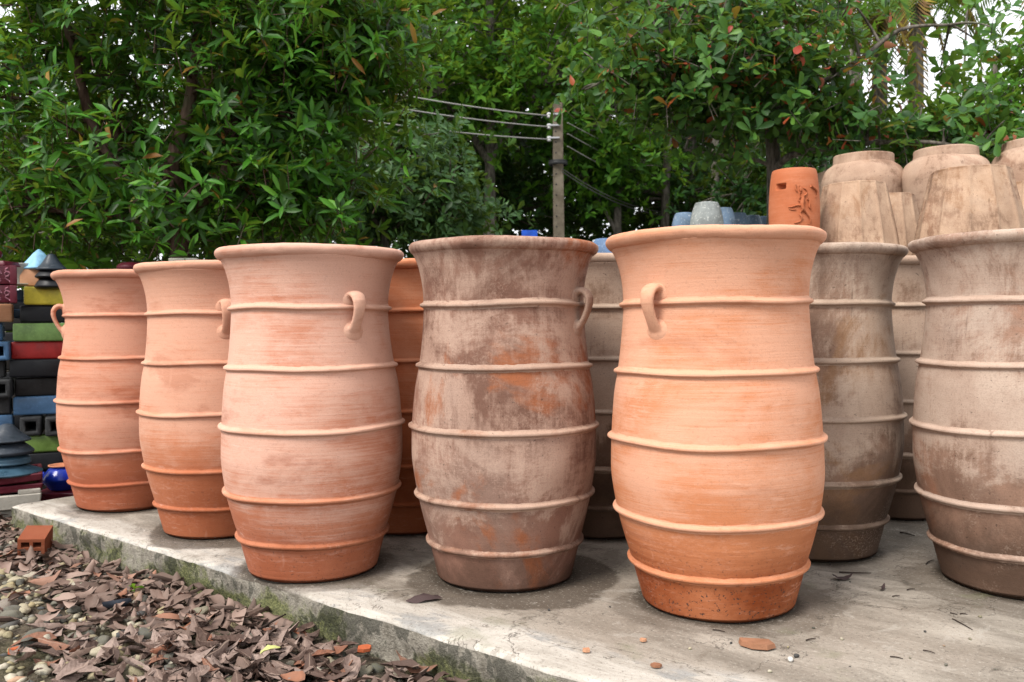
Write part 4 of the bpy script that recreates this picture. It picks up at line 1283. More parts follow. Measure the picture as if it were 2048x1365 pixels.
bark = bark_mat("bark_brown", (0.055, 0.032, 0.024), (0.13, 0.085, 0.065))
bark_g = bark_mat("bark_grey", (0.06, 0.052, 0.042), (0.17, 0.15, 0.125))
L_left = leaf_mat("leaf_glossy_green", [(0, (0.014, 0.040, 0.010)), (0.35, (0.028, 0.085, 0.014)), (0.7, (0.050, 0.160, 0.018)), (0.87, (0.080, 0.22, 0.026)), (0.975, (0.13, 0.29, 0.035)), (0.98, (0.34, 0.20, 0.035)), (1.0, (0.30, 0.13, 0.03))], 0.30, 0.38, 0.4)
L_mid = leaf_mat("leaf_grey_green", [(0, (0.022, 0.055, 0.025)), (0.5, (0.045, 0.10, 0.042)), (1.0, (0.075, 0.14, 0.06))], 0.22, 0.40, 0.45)
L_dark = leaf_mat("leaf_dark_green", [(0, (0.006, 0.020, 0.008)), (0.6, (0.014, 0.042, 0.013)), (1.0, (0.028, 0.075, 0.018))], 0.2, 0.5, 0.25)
L_bright = leaf_mat("leaf_fresh_green", [(0, (0.025, 0.075, 0.014)), (0.5, (0.055, 0.15, 0.020)), (1.0, (0.12, 0.24, 0.03))], 0.38, 0.45, 0.3)
L_lime = leaf_mat("leaf_yellow_green", [(0, (0.04, 0.09, 0.012)), (0.5, (0.10, 0.19, 0.02)), (1.0, (0.20, 0.29, 0.035))], 0.42, 0.5, 0.25)
L_almond = leaf_mat("leaf_almond", [(0, (0.018, 0.055, 0.022)), (0.45, (0.05, 0.125, 0.04)), (0.84, (0.10, 0.20, 0.05)), (0.935, (0.13, 0.23, 0.06)), (0.94, (0.42, 0.10, 0.03)), (0.97, (0.34, 0.04, 0.03)), (1.0, (0.45, 0.17, 0.09))], 0.26, 0.40, 0.4)

# --- left tree: several stems, whorls of lance leaves
DL = 6.3
tbase = at(362, 700, DL); tbase.z = GROUND_Z
fork = at(365, 445, DL)
limbs = [
    ([tbase, at(360, 560, DL), fork], 0.085, 0.065),
    ([fork, at(345, 400, DL), at(290, 400, DL - .2), at(225, 335, DL - .3), at(185, 250, DL - .3), at(150, 120, DL - .4), at(110, -60, DL - .5)], 0.062, 0.024),
    ([fork, at(300, 400, DL + .3), at(246, 335, DL + .2), at(232, 240, DL + .3), at(250, 100, DL + .4), at(260, -80, DL + .5)], 0.056, 0.022),
    ([fork, at(350, 370, DL - .3), at(345, 320, DL - .4), at(378, 214, DL - .4), at(390, 100, DL - .4), at(420, -70, DL - .3)], 0.066, 0.024),
    ([fork, at(400, 400, DL - .2), at(456, 345, DL - .3), at(464, 277, DL - .3), at(476, 190, DL - .2), at(500, 60, DL), at(520, -100, DL)], 0.070, 0.026),
    ([at(466, 270, DL - .3), at(490, 255, DL - .3), at(548, 190, DL - .2), at(640, 120, DL - .1), at(720, 60, DL)], 0.036, 0.014),
    ([at(340, 484, DL), at(310, 474, DL - .1), at(284, 452, DL - .2), at(200, 430, DL - .3), at(90, 420, DL - .3)], 0.046, 0.016),
    ([at(380, 470, DL), at(480, 440, DL + .2), at(600, 420, DL + .2), at(690, 410, DL + .2)], 0.03, 0.010),
    ([at(186, 250, DL - .3), at(120, 205, DL - .4), at(60, 200, DL - .4), at(-30, 190, DL - .4)], 0.022, 0.010),
]
build_tree("broadleaf_tree", "big many stemmed tree with whorls of glossy lance leaves behind the corner urns", "tree", tbase, limbs,
           [(400, 60, DL, 430, 160, 1.2, 84), (110, 60, DL, 170, 130, 1.0, 14), (180, 270, DL, 240, 180, 1.1, 34), (570, 230, DL, 240, 180, 1.1, 48), (330, 410, DL, 330, 100, 1.2, 32), (600, 400, DL + .2, 140, 90, 0.9, 26),
            (100, 430, DL, 170, 80, 0.9, 22), (710, 70, DL, 110, 120, 0.7, 24), (430, -160, DL, 420, 130, 1.2, 30)],
           10, 0.18, (9, 0.135, 0.036, 0.45, 0.10, T_LANCE, F8), L_left, bark, 300)

# --- right: sea-almond tree with layered whorls, some red leaves
DR = 7.4
abase = at(1548, 700, DR); abase.z = TERR if abase.y < 9.2 and abase.x > 0.42 else GROUND_Z
alimbs = [
    ([abase, at(1550, 400, DR), at(1545, 290, DR), at(1536, 200, DR), at(1520, 90, DR), at(1500, -60, DR)], 0.075, 0.03),
    ([at(1548, 345, DR), at(1580, 312, DR - .2), at(1660, 296, DR - .4), at(1760, 285, DR - .6), at(1860, 285, DR - .8), at(1960, 300, DR - .9)], 0.034, 0.010),
    ([at(1548, 335, DR), at(1510, 320, DR), at(1440, 310, DR + .2), at(1370, 300, DR + .3)], 0.022, 0.008),
    ([at(1536, 200, DR), at(1480, 150, DR - .3), at(1400, 120, DR - .5), at(1290, 130, DR - .7), at(1170, 180, DR - .8)], 0.03, 0.008),
    ([at(1530, 150, DR), at(1440, 60, DR + .1), at(1360, 20, DR + .1), at(1320, -60, DR)], 0.038, 0.016),
    ([at(1540, 230, DR), at(1620, 180, DR - .4), at(1720, 120, DR - .6), at(1800, 60, DR - .6), at(1900, 50, DR - .6)], 0.032, 0.010),
    ([at(1525, 120, DR), at(1600, 60, DR), at(1700, 10, DR), at(1800, -40, DR)], 0.028, 0.010),
]
build_tree("almond_tree", "spreading tree with paddle shaped leaves, many turned red, behind the drum stool", "tree", abase, alimbs,
           [(1460, 150, DR - .4, 230, 80, 0.8, 46), (1260, 130, DR - .6, 130, 70, 0.4, 18), (1215, 150, DR - .7, 50, 25, 0.2, 4), (1580, 190, DR - .3, 120, 80, 0.8, 26), (1690, 235, DR - .5, 60, 30, 0.4, 6), (1510, 30, DR, 210, 70, 1.0, 34), (1690, 0, DR, 70, 40, 0.5, 4), (1810, 262, DR - .6, 190, 40, 0.5, 24),
            (1880, 95, DR - .6, 140, 50, 0.5, 5), (1430, 215, DR - .5, 130, 45, 0.5, 15), (1290, 20, DR, 170, 60, .8, 22), (1960, 280, DR - .8, 120, 40, 0.4, 12)],
           6, 0.16, (8, 0.125, 0.055, 0.35, 0.12, T_PAD, F_PAD), L_almond, bark_g, 300)

# --- the trees behind
def simple_tree(name, label, px, d, blobs, lmat, whorls, sigma, L, W, n=7, bm_=None, trunk_r=0.1, T=T_DIA, F=F4, ind=0, lean=0, top=None):
    b0 = at(px, 640, d); b0.z = GROUND_Z
    limbs = []
    tops = []
    for (bx, by, bd, rx, ry, rd, cnt, *_) in blobs:
        tops.append((bx, by, bd))
    hy = min(t[1] for t in tops)
    main = [b0, at(px + lean * 0.3, 480, d), at(px + lean * 0.6, 330, d), at(px + lean, max(hy, -250), d)]
    limbs.append((main, trunk_r, trunk_r * 0.35))
    for t in tops:
        yj = min(470, t[1] + 140)
        limbs.append(([at(px + lean * 0.5, yj, d), at((px + t[0]) / 2, (yj + t[1]) / 2 - 10, (d + t[2]) / 2), at(*t)], trunk_r * 0.45, trunk_r * 0.15))
    return build_tree(name, label, "tree", b0, limbs, blobs, whorls, sigma, (n, L, W, 0.4, 0.15, T, F), lmat, bm_ or bark_g, ind, "trees closing off the yard", 0.010, True)


simple_tree("bushy_tree", "grey green bushy tree between the big left tree and the pole", 770, 9.6,
            [(770, 340, 9.6, 170, 90, 1.0, 80), (720, 420, 9.5, 140, 80, 0.9, 52), (880, 420, 9.8, 110, 70, 0.8, 34)], L_mid, 7, 0.20, 0.13, 0.055, 7, None, 0.07, T_OBOV, F8, 300)
simple_tree("tall_tree", "tall mid green tree rising behind the pole and the wires", 980, 14.0,
            [(980, 60, 14, 260, 130, 1.6, 110), (880, 190, 13.6, 180, 110, 1.3, 70), (1080, 180, 14, 150, 110, 1.2, 50), (980, -130, 14, 320, 120, 1.8, 60)], L_bright, 7, 0.30, 0.17, 0.075, 7, None, 0.14)
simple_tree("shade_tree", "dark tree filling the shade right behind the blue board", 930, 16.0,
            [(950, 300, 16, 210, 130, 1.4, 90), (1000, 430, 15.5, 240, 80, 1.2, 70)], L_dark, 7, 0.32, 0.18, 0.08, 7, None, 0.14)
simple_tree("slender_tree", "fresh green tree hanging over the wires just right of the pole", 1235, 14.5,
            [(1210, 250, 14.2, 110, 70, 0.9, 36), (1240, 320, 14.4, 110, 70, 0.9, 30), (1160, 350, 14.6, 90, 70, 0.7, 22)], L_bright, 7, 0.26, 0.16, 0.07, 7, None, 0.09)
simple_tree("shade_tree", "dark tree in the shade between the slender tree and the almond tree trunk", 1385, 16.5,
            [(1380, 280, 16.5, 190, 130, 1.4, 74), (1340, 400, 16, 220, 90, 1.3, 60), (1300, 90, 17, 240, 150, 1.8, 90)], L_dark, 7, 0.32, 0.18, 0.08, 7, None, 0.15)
simple_tree("yellowish_tree", "yellow green tree high behind the almond tree crown", 1430, 15.0,
            [(1430, 20, 15, 220, 90, 1.3, 66), (1300, -60, 15, 250, 100, 1.4, 50)], L_lime, 7, 0.30, 0.17, 0.07, 7, None, 0.12)
simple_tree("leafy_tree", "fresh green tree behind the clay jars at the right edge", 1990, 11.5,
            [(1990, 220, 11.5, 90, 80, 0.8, 36), (1880, 290, 11.5, 170, 50, 0.9, 36), (2070, 120, 11.5, 90, 80, 0.9, 26)], L_bright, 7, 0.22, 0.14, 0.06, 7, None, 0.09)
simple_tree("leafy_tree", "fresh green bushy tree low behind the drum stool and almond tree trunk", 1650, 13.5,
            [(1630, 340, 13.5, 180, 70, 1.0, 50), (1770, 325, 13.5, 170, 50, 0.9, 34), (1480, 390, 13.8, 140, 70, 0.9, 26)], L_dark, 7, 0.24, 0.15, 0.065, 7, None, 0.09)
simple_tree("backdrop_tree", "bright green tree showing through gaps at the upper left", 90, 11.5,
            [(80, 280, 11.5, 220, 170, 1.2, 80), (240, 400, 11.5, 220, 100, 1.2, 70), (60, 470, 10.5, 200, 80, 1.0, 50)], L_bright, 7, 0.26, 0.15, 0.06, 7, None, 0.12)
simple_tree("backdrop_tree", "mid green tree behind the right half of the big left tree", 560, 12.5,
            [(560, 250, 12.5, 230, 170, 1.2, 100), (480, 420, 12, 240, 90, 1.2, 70), (640, 90, 13, 190, 120, 1.2, 50)], L_dark, 7, 0.28, 0.16, 0.065, 7, None, 0.12)


# --- palms at the upper right: trunks and drooping dry fronds
def palm(label, px, d, y_crown, r, fronds, dry):
    b0 = at(px, 640, d); b0.z = GROUND_Z
    top = at(px, y_crown, d)
    root = thing("palm_tree", label, "palm", b0, group="palms behind the almond tree")
    t = Tubes()
    n = 14
    t.add([b0 + (top - b0) * s + Vector((0.05 * math.sin(6 * s), 0, 0)) for s in [i / n for i in range(n + 1)]], [r * (1.15 - 0.3 * i / n) * (1 + 0.08 * (i % 2)) for i in range(n + 1)], 9)
    link("trunk", t.mesh("trunk", b0), bark_g, root)
    for f in range(fronds):
        a = f * 2.4 + px
        droop = 1.5 if f < dry else 0.8
        ln = rng.uniform(1.6, 2.3)
        hx = Vector((math.cos(a), math.sin(a), 0))
        P, D, N, LL, WW = [], [], [], [], []
        m = 30
        for i in range(m):
            s = i / (m - 1)
            c = top + hx * (ln * (s - 0.35 * s * s * droop)) + Vector((0, 0, ln * (0.55 * s - droop * 0.95 * s * s)))
            t_ = (hx * (1 - 0.7 * s * droop) + Vector((0, 0, 0.55 - 1.9 * droop * s))).normalized()
            sd = t_.cross(Vector((0, 0, 1)))
            if sd.length < 0.05: sd = Vector((-hx.y, hx.x, 0))
            sd.normalize()
            for q in (-1, 1):
                dd = (sd * q * 0.8 + t_ * 0.6 - Vector((0, 0, 0.35))).normalized()
                nn = dd.cross(t_).normalized()
                P.append(tuple(c)); D.append(tuple(dd)); N.append(tuple(nn)); LL.append(0.45 * (1 - 0.6 * abs(s - 0.4))); WW.append(0.035)
        me = leaf_mesh("frond", (np.array(P), np.array(D), np.array(N), np.array(LL), np.array(WW)), T_DIA, F4, b0)
        link("frond", me, L_dry if f < dry else L_palm, root)


L_palm = leaf_mat("frond_green", [(0, (0.04, 0.09, 0.02)), (1, (0.12, 0.18, 0.03))], 0.3, 0.45, 0.3)
L_dry = leaf_mat("frond_dry", [(0, (0.16, 0.09, 0.05)), (0.6, (0.28, 0.17, 0.08)), (1, (0.42, 0.33, 0.06))], 0.3, 0.7, 0.1)
palm("palm with a brown trunk and dry drooping fronds, nearest the almond trunk", 1712, 15.0, 40, 0.13, 8, 6)
palm("palm with dry drooping fronds in the middle of the palms", 1765, 15.6, 30, 0.14, 9, 5)
palm("palm with yellowing fronds against the white sky on the right", 1838, 15.2, 10, 0.13, 9, 4)
palm("green palm whose frond tips enter at the upper right corner", 2090, 14.0, -60, 0.12, 11, 1)

# --- bare slender trunks standing in the gloom
for i, (px, d, yt, r, lab) in enumerate(((1700, 13.0, 60, 0.045, "thin pale trunk right of the almond tree trunk"), (1645, 14.0, 120, 0.04, "thin grey trunk just right of the almond tree trunk"), (1922, 12.5, 20, 0.03, "thin grey trunk in the white gap at upper right"), (1330, 15.0, 60, 0.10, "thick dark trunk in the shade right of the pole"))):
    b0 = at(px, 640, d); b0.z = GROUND_Z
    root = thing("bare_tree", lab, "tree", b0, group="bare trunks behind the yard")
    t = Tubes()
    tp = at(px + 8, yt, d)
    t.add([b0 + (tp - b0) * s + Vector((0.04 * math.sin(5 * s + i), 0, 0)) for s in [j / 8 for j in range(9)]], [r * (1 - 0.5 * j / 8) for j in range(9)], 7)
    link("trunk", t.mesh("trunk", b0), bark_g, root)
    cp = np.array([tuple(tp)]) + rng.normal(0, 0.35, (14, 3))
    ar = leaf_arrays(cp, unit(rng.normal(0, 1, (14, 3)) + np.array([0, 0, .6])), 7, 0.15, 0.06, 0.4, 0.15)
    cr = link("crown", leaf_mesh("crown", ar, T_DIA, F4, b0), L_bright, root); cr["kind"] = "stuff"

# --- the wood that closes the view
C, AX = [], []
for (px, py, d, rx, ry, rd, n) in [(-150, 380, 20, 420, 180, 2.5, 700), (250, 420, 20, 380, 150, 2.5, 700), (650, 330, 21, 380, 240, 2.5, 1200), (1050, 330, 21, 330, 240, 2.5, 1100), (700, 60, 22, 380, 200, 2.5, 900),
                                    (1080, 40, 22, 420, 220, 2.5, 1200), (1400, 330, 21, 300, 220, 2.5, 900), (1420, 60, 22, 210, 200, 2.0, 450), (1750, 400, 20, 400, 130, 2.5, 700), (2150, 400, 20, 350, 150, 2.5, 500), (330, 140, 22, 240, 160, 2, 240)]:
    E, c = blob_points(px, py, d, rx, ry, rd, n, 0.45)
    C.append(E + rng.normal(0, 0.3, E.shape)); AX.append(unit(rng.normal(0, 0.5, E.shape) + np.array([0, -0.5, 0.7])))
C = np.concatenate(C); AX = np.concatenate(AX)
arr = leaf_arrays(C, AX, 8, 0.30, 0.15, 0.35, 0.2)
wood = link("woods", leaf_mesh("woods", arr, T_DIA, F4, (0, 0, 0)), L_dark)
tag(wood, "dense dark wood closing the view behind the yard trees", "woods", kind="stuff")

# undergrowth along the foot of the wood
E = np.stack([rng.uniform(-14, 16, 1500), rng.uniform(9.6, 15, 1500), GROUND_Z + rng.uniform(0, 1, 1500) ** 1.6 * 1.5], 1)
arr = leaf_arrays(E, unit(rng.normal(0, .5, E.shape) + np.array([0, -.3, .8])), 8, 0.22, 0.08, 0.5, 0.2)
ug = link("undergrowth", leaf_mesh("undergrowth", arr, T_DIA, F4, (0, 0, 0)), L_dark)
tag(ug, "dark undergrowth along the foot of the wood", "undergrowth", kind="stuff")

# ================================================================== GROUND LITTER
def litter_mat_of(name, stops):
    m = NB(name, 0.75, 0.25)
    g = m.node("ShaderNodeNewGeometry").outputs["Random Per Island"]
    o = m.node("ShaderNodeObjectInfo").outputs["Random"]
    fr = m.math('FRACT', m.math('ADD', g, m.math('MULTIPLY', o, 5.77)))
    c = m.ramp(fr, stops)
    v = m.obj()
    n = m.noise(v, 6, 5, 0.6)
    c = m.mix(m.math('MULTIPLY', m.remap(n, 0.4, 0.7), 0.45), c, (0.08, 0.052, 0.04))
    rib = m.math('ABSOLUTE', m.sep(v)[1])
    c = m.mix(m.remap(rib, 0.016, 0.004, 0, 0.4), c, (0.36, 0.27, 0.21))
    vein = m.math('SINE', m.math('ADD', m.math('MULTIPLY', m.sep(v)[0], 60), m.math('MULTIPLY', rib, -55)))
    return m.done(c, m.bump(m.math('ADD', n, m.math('MULTIPLY', vein, 0.05)), 0.4, 0.02))


LITTER = [litter_mat_of("dead_leaf_grey_brown", [(0, (0.12, 0.080, 0.062)), (0.5, (0.19, 0.134, 0.112)), (1, (0.31, 0.235, 0.20))]),
          litter_mat_of("dead_leaf_dark_brown", [(0, (0.05, 0.031, 0.025)), (1, (0.105, 0.066, 0.052))]),
          litter_mat_of("dead_leaf_reddish", [(0, (0.20, 0.095, 0.06)), (1, (0.20, 0.075, 0.04))])]
litter_mat = litter_mat_of("dead_leaf_mass", [(0, (0.075, 0.05, 0.04)), (0.3, (0.15, 0.105, 0.085)), (0.7, (0.19, 0.13, 0.105)), (0.93, (0.28, 0.2, 0.165)), (1, (0.26, 0.11, 0.06))])


def dead_leaf_grid(seed, nl=8, nw=4):
    r = np.random.default_rng(seed)
    c1, c2, tw = r.uniform(-0.9, 0.9), r.uniform(0.3, 1.35) * r.choice([-1, 1]), r.uniform(-1.2, 1.2)
    asp = r.uniform(0.32, 0.48)
    V = []
    for i in range(nl + 1):
        s = i / nl
        w = asp * (math.sin(math.pi * min(1, s ** 0.8 * 0.98 + 0.012)) ** 0.75) + 0.008
        for j in range(nw + 1):
            t = j / nw * 2 - 1
            ang = t * c2
            x = s - 0.5
            y = w * 0.5 * math.sin(ang) / max(0.3, abs(c2)) * (1 if abs(c2) > 0.3 else 1)
            z = w * 0.5 * (1 - math.cos(ang)) / max(0.3, abs(c2)) * (1 if c2 > 0 else -1) * 1.4
            z += c1 * (x * x - 0.08) * 0.9 + 0.07 * mnoise.noise(Vector((s * 5 + seed, t * 2, seed)))
            a = tw * x
            V.append((x, y * math.cos(a) - z * math.sin(a), y * math.sin(a) + z * math.cos(a)))
    F = [(i * (nw + 1) + j, i * (nw + 1) + j + 1, (i + 1) * (nw + 1) + j + 1, (i + 1) * (nw + 1) + j) for i in range(nl) for j in range(nw)]
    # stalk
    return np.array(V), np.array(F)


LEAFV = [dead_leaf_grid(100 + s) for s in range(10)]
LEAFM = [[], [], []]
for V, F in LEAFV:
    for q in range(3):
        me = np_mesh("fallen_leaf", V, F); me.materials.append(LITTER[q]); LEAFM[q].append(me)


def yard_point():
    while True:
        x = rng.uniform(-3.1, 0.9); y = rng.uniform(1.55, 4.7)
        a, c = slab_coords((x, y))
        if c > -0.025 and a > -0.03: continue
        if a <= -0.03 and c > 0.2: continue
        return x, y, a, c


def stones_mesh(pts, sizes, name, sub=1):
    bm = bmesh.new(); bmesh.ops.create_icosphere(bm, subdivisions=sub, radius=1.0)
    B = np.array([tuple(v.co) for v in bm.verts]); FF = np.array([[v.index for v in f.verts] for f in bm.faces]); bm.free()
    m, k = len(pts), len(B)
    S = sizes[:, None] * np.stack([rng.uniform(.75, 1.5, m), rng.uniform(.6, 1.0, m), rng.uniform(.4, .75, m)], 1)
    if sub == 1:
        V = B[None] * (1 + rng.normal(0, 0.13, (m, k, 1)))
    else:
        V = np.array([[tuple(Vector(q) * (1 + 0.30 * mnoise.noise(Vector(q) * 1.1 + Vector((7.7 * g + m, g, 3))) + 0.10 * mnoise.noise(Vector(q) * 3.3 + Vector((g, 5 * g + sizes[0] * 999, 1))))) for q in B] for g in range(m)])
    V = V * S[:, None, :]
    a = rng.uniform(0, 6.28, m); t = rng.normal(0, 0.3, m)
    ca, sa, ct, st = np.cos(a), np.sin(a), np.cos(t), np.sin(t)
    x, y, z = V[..., 0], V[..., 1], V[..., 2]
    y, z = y * ct[:, None] - z * st[:, None], y * st[:, None] + z * ct[:, None]
    x, y = x * ca[:, None] - y * sa[:, None], x * sa[:, None] + y * ca[:, None]
    V = np.stack([x, y, z], -1) + pts[:, None, :]
    return np_mesh(name, V.reshape(-1, 3), (FF[None] + (np.arange(m) * k)[:, None, None]).reshape(-1, 3), True)


stone_b = NB("river_stone", 0.8, 0.25)
g = stone_b.node("ShaderNodeNewGeometry").outputs["Random Per Island"]
o_ = stone_b.node("ShaderNodeObjectInfo").outputs["Random"]
fr = stone_b.math('FRACT', stone_b.math('ADD', g, stone_b.math('MULTIPLY', o_, 3.33)))
sc_ = stone_b.ramp(fr, [(0, (0.04, 0.042, 0.046)), (0.2, (0.11, 0.105, 0.095)), (0.42, (0.22, 0.20, 0.15)), (0.62, (0.34, 0.28, 0.16)), (0.78, (0.40, 0.36, 0.28)), (0.89, (0.38, 0.35, 0.29)), (0.94, (0.36, 0.22, 0.14)), (1, (0.16, 0.16, 0.16))])
vv = stone_b.obj()
n1 = stone_b.noise(vv, 14, 6, 0.65); n2 = stone_b.noise(vv, 160, 4, 0.6)
sc_ = stone_b.mix(stone_b.math('MULTIPLY', stone_b.remap(n1, 0.44, 0.62), 0.55), sc_, (0.11, 0.105, 0.045))
sc_ = stone_b.mix(stone_b.math('MULTIPLY', stone_b.remap(n2, 0.5, 0.7), 0.35), sc_, (0.10, 0.09, 0.07))
stone_mat = stone_b.done(sc_, stone_b.bump(n2, 0.4, 0.004))

pts, sizes = [], []
while len(pts) < 3600:
    x, y, a, c = yard_point()
    s = min(0.034, 0.007 + abs(rng.normal(0, 0.0085)))
    pts.append((x, y, ground_z(x, y) + s * 0.10)); sizes.append(s)
gv = link("gravel", stones_mesh(np.array(pts), np.array(sizes), "gravel"), stone_mat)
tag(gv, "small pale and grey gravel in front of the slab", "gravel", kind="stuff")

# larger stones as things
STONEM = []
for s in range(8):
    me = stones_mesh(np.array([(0, 0, 0.0)]), np.array([1.0 + s * 0.01]), "stone", 3); me.materials.append(stone_mat); STONEM.append(me)
cnt = 0
tries = 0
while cnt < 130 and tries < 9000:
    tries += 1
    x, y, a, c = yard_point()
    px, py, z = project([(x, y, GROUND_Z)])
    if not (0 < px[0] < 760 and py[0] < 1360): continue
    if rng.uniform() < (px[0] / 900) ** 0.6 * 0.8: continue
    o = bpy.data.objects.new("yard_stone", STONEM[cnt % 8]); COL.objects.link(o)
    s = rng.uniform(0.014, 0.034)
    o.location = (x, y, ground_z(x, y) + s * 0.35); o.scale = (s, s, s); o.rotation_euler = (0, 0, rng.uniform(0, 6.28))
    tag(o, "rounded stone lying in the gravel and dead leaves", "stone", "larger stones in the gravel")
    cnt += 1

# dead leaves: the 300 largest in view are things, the rest one mass
cand = []
tries = 0
while len(cand) < 1900 and tries < 60000:
    tries += 1
    x, y, a, c = yard_point()
    px, py, z = project([(x, y, GROUND_Z)])
    px, py = px[0], py[0]
    # thick along the slab and to the right, thin over the gravel at the left
    dens = min(1.0, max(0.0, 0.45 + 0.9 * (px - 150) / 320)) if py > 1110 else 0.55
    if c > -0.30 and a > 0.1: dens = max(dens, 0.8)
    if px > 620 and py > 1320 and c > -0.14: dens *= 0.35
    if rng.uniform() > dens: continue
    cand.append((x, y, px, py, z[0], c))
inview = [q for q in cand if -20 < q[2] < 1000 and q[3] < 1385]
rest = [q for q in cand if q not in inview]
order = sorted(inview, key=lambda q: q[4])
ind, mass = order[:300], order[300:] + rest


def leaf_pose():
    return float(np.clip(rng.lognormal(-2.50, 0.30), 0.045, 0.13)), (rng.normal(0, 0.22), rng.normal(0, 0.19), rng.uniform(0, 6.28))


for i, q in enumerate(ind):
    q3 = int(rng.choice([0, 0, 0, 0, 0, 0, 0, 1, 1, 1, 1, 1, 2]))
    o = bpy.data.objects.new("fallen_leaf", LEAFM[q3][i % 10]); COL.objects.link(o)
    L, rot = leaf_pose()
    o.location = (q[0], q[1], ground_z(q[0], q[1]) + rng.uniform(0.010, 0.038)); o.rotation_euler = rot; o.scale = (L, L, L)
    hue = ("pale grey brown", "dark brown", "reddish brown")[q3]
    where = "in the drift hugging the slab side" if q[5] > -0.28 else ("lying among the gravel stones" if q[2] < 330 else "in the deep litter away from the slab")
    tag(o, "curled %s dead leaf %s" % (hue, where), "leaf", "%s dead leaves %s" % (hue, where))
VV, FFm, off = [], [], 0
for i, q in enumerate(mass):
    V, F = LEAFV[i % 10]
    L, rot = leaf_pose()
    from mathutils import Euler
    M = np.array(Euler(rot).to_matrix())
    VV.append((V * L) @ M.T + np.array([q[0], q[1], ground_z(q[0], q[1]) + rng.uniform(0.008, 0.045)])); FFm.append(F + off); off += len(V)
lm = link("leaf_litter", np_mesh("leaf_litter", np.concatenate(VV), np.concatenate(FFm)), litter_mat)
tag(lm, "mass of brown dead leaves on the yard", "leaf litter", kind="stuff")


# hollow brick leaning at the slab
def hollow_brick():
    c = on_level(58, 1116, GROUND_Z + 0.01)
    root = thing("hollow_brick", "orange hollow brick with four square holes at the slab corner", "brick", (c.x, c.y + 0.05, c.z + 0.012), (R(10), R(4), R(16)))
    bmt = clay_mat("brick_clay", 91, (0.27, 0.085, 0.040), (0.31, 0.12, 0.065), (0.21, 0.060, 0.026), -0.05, -1, 0.0, 0.5)
    w, h, l, t = 0.102, 0.088, 0.15, 0.013
    bm = bmesh.new()

    def add(x0, x1, z0, z1):
        r = bmesh.ops.create_cube(bm, size=1.0)
        for v in r["verts"]: v.co = Vector((x0 + (v.co.x + .5) * (x1 - x0), v.co.y * l, z0 + (v.co.z + .5) * (z1 - z0)))
    add(-w / 2, w / 2, 0, t); add(-w / 2, w / 2, h - t, h)
    add(-w / 2, -w / 2 + t, t, h - t); add(w / 2 - t, w / 2, t, h - t)
    add(-t / 2, t / 2, t, h - t)
    add(-w / 2 + t, -t / 2, h / 2 - t / 2, h / 2 + t / 2); add(t / 2, w / 2 - t, h / 2 - t / 2, h / 2 + t / 2)
    bmesh.ops.remove_doubles(bm, verts=bm.verts, dist=0.0001)
    link("body", bm_mesh("body", bm, False), bmt, root)


hollow_brick()


# ---- odd bits: shards, chips, twigs, seeds
def shard(name, label, cat, px, py, z, size, mat, thick=0.012, rz=0.0, group=None, tilt=0.0):
    c = on_level(px, py, z)
    bm = bmesh.new()
    n = 7
    sx, sy = size
    vs = [bm.verts.new((sx / 2 * math.cos(a) * rng.uniform(.75, 1.15), sy / 2 * math.sin(a) * rng.uniform(.75, 1.15), 0)) for a in np.linspace(0, 2 * math.pi, n, endpoint=False)]
    f = bm.faces.new(vs)
    r = bmesh.ops.extrude_face_region(bm, geom=[f])
    for v in r["geom"]:
        if isinstance(v, bmesh.types.BMVert): v.co.z += thick * rng.uniform(.8, 1.2); v.co.x *= .93; v.co.y *= .93
    o = link(name, bm_mesh(name, bm, False), mat)
    o.location = (c.x, c.y, z + 0.001); o.rotation_euler = (R(tilt), 0, rz)
    return tag(o, label, cat, group)


shard_m = clay_mat("shard_clay", 95, (0.30, 0.15, 0.085), (0.36, 0.20, 0.12), (0.22, 0.10, 0.05), 0, -1, 0, 0.5)
chip_m = clay_mat("chip_clay", 97, (0.48, 0.24, 0.13), (0.56, 0.34, 0.21), (0.4, 0.17, 0.08), 0, -1, 0, 0.3)
red_m = clay_mat("red_chip_clay", 98, (0.42, 0.10, 0.035), (0.45, 0.14, 0.06), (0.36, 0.08, 0.03), 0, -1, 0, 0.3)
shard("tile_shard", "brown tile shard on the slab in front of the bright orange urn", "shard", 1516, 1293, 0.003, (0.105, 0.055), shard_m, 0.012, -0.35)
shard("clay_chip", "peach clay chip on the pale slab edge", "chip", 1173, 1304, 0.003, (0.024, 0.018), chip_m, 0.007)
shard("clay_chip", "peach clay chip left of the brown tile shard", "chip", 1286, 1283, 0.003, (0.02, 0.016), chip_m, 0.006)
shard("clay_chip", "flat dun clay chip on the slab nearest the bottom edge of the photo", "chip", 1312, 1334, 0.003, (0.030, 0.022), shard_m, 0.006)
shard("brick_chip", "red brick chip half buried in leaves below the slab edge", "chip", 728, 1300, GROUND_Z + 0.040, (0.046, 0.032), red_m, 0.009, 0.4, tilt=14)
shard("brick_chip", "red brick chip in the gravel at the lower left", "chip", 28, 1308, GROUND_Z + 0.02, (0.034, 0.024), red_m, 0.016)
w_m = glaze_mat("white_pebble", (0.62, 0.60, 0.56), 3, 0.7, 0.2)
d_m = glaze_mat("dark_pebble", (0.06, 0.058, 0.055), 3, 0.7, 0.2)


def pebble(label, px, py, s, mat, z=0.0, group=None):
    me = stones_mesh(np.array([(0, 0, 0.0)]), np.array([s]), "pebble", 2); me.materials.append(mat)
    c = on_level(px, py, z)
    o = link("pebble", me); o.location = (c.x, c.y, z + s * 0.55)
    return tag(o, label, "pebble", group)


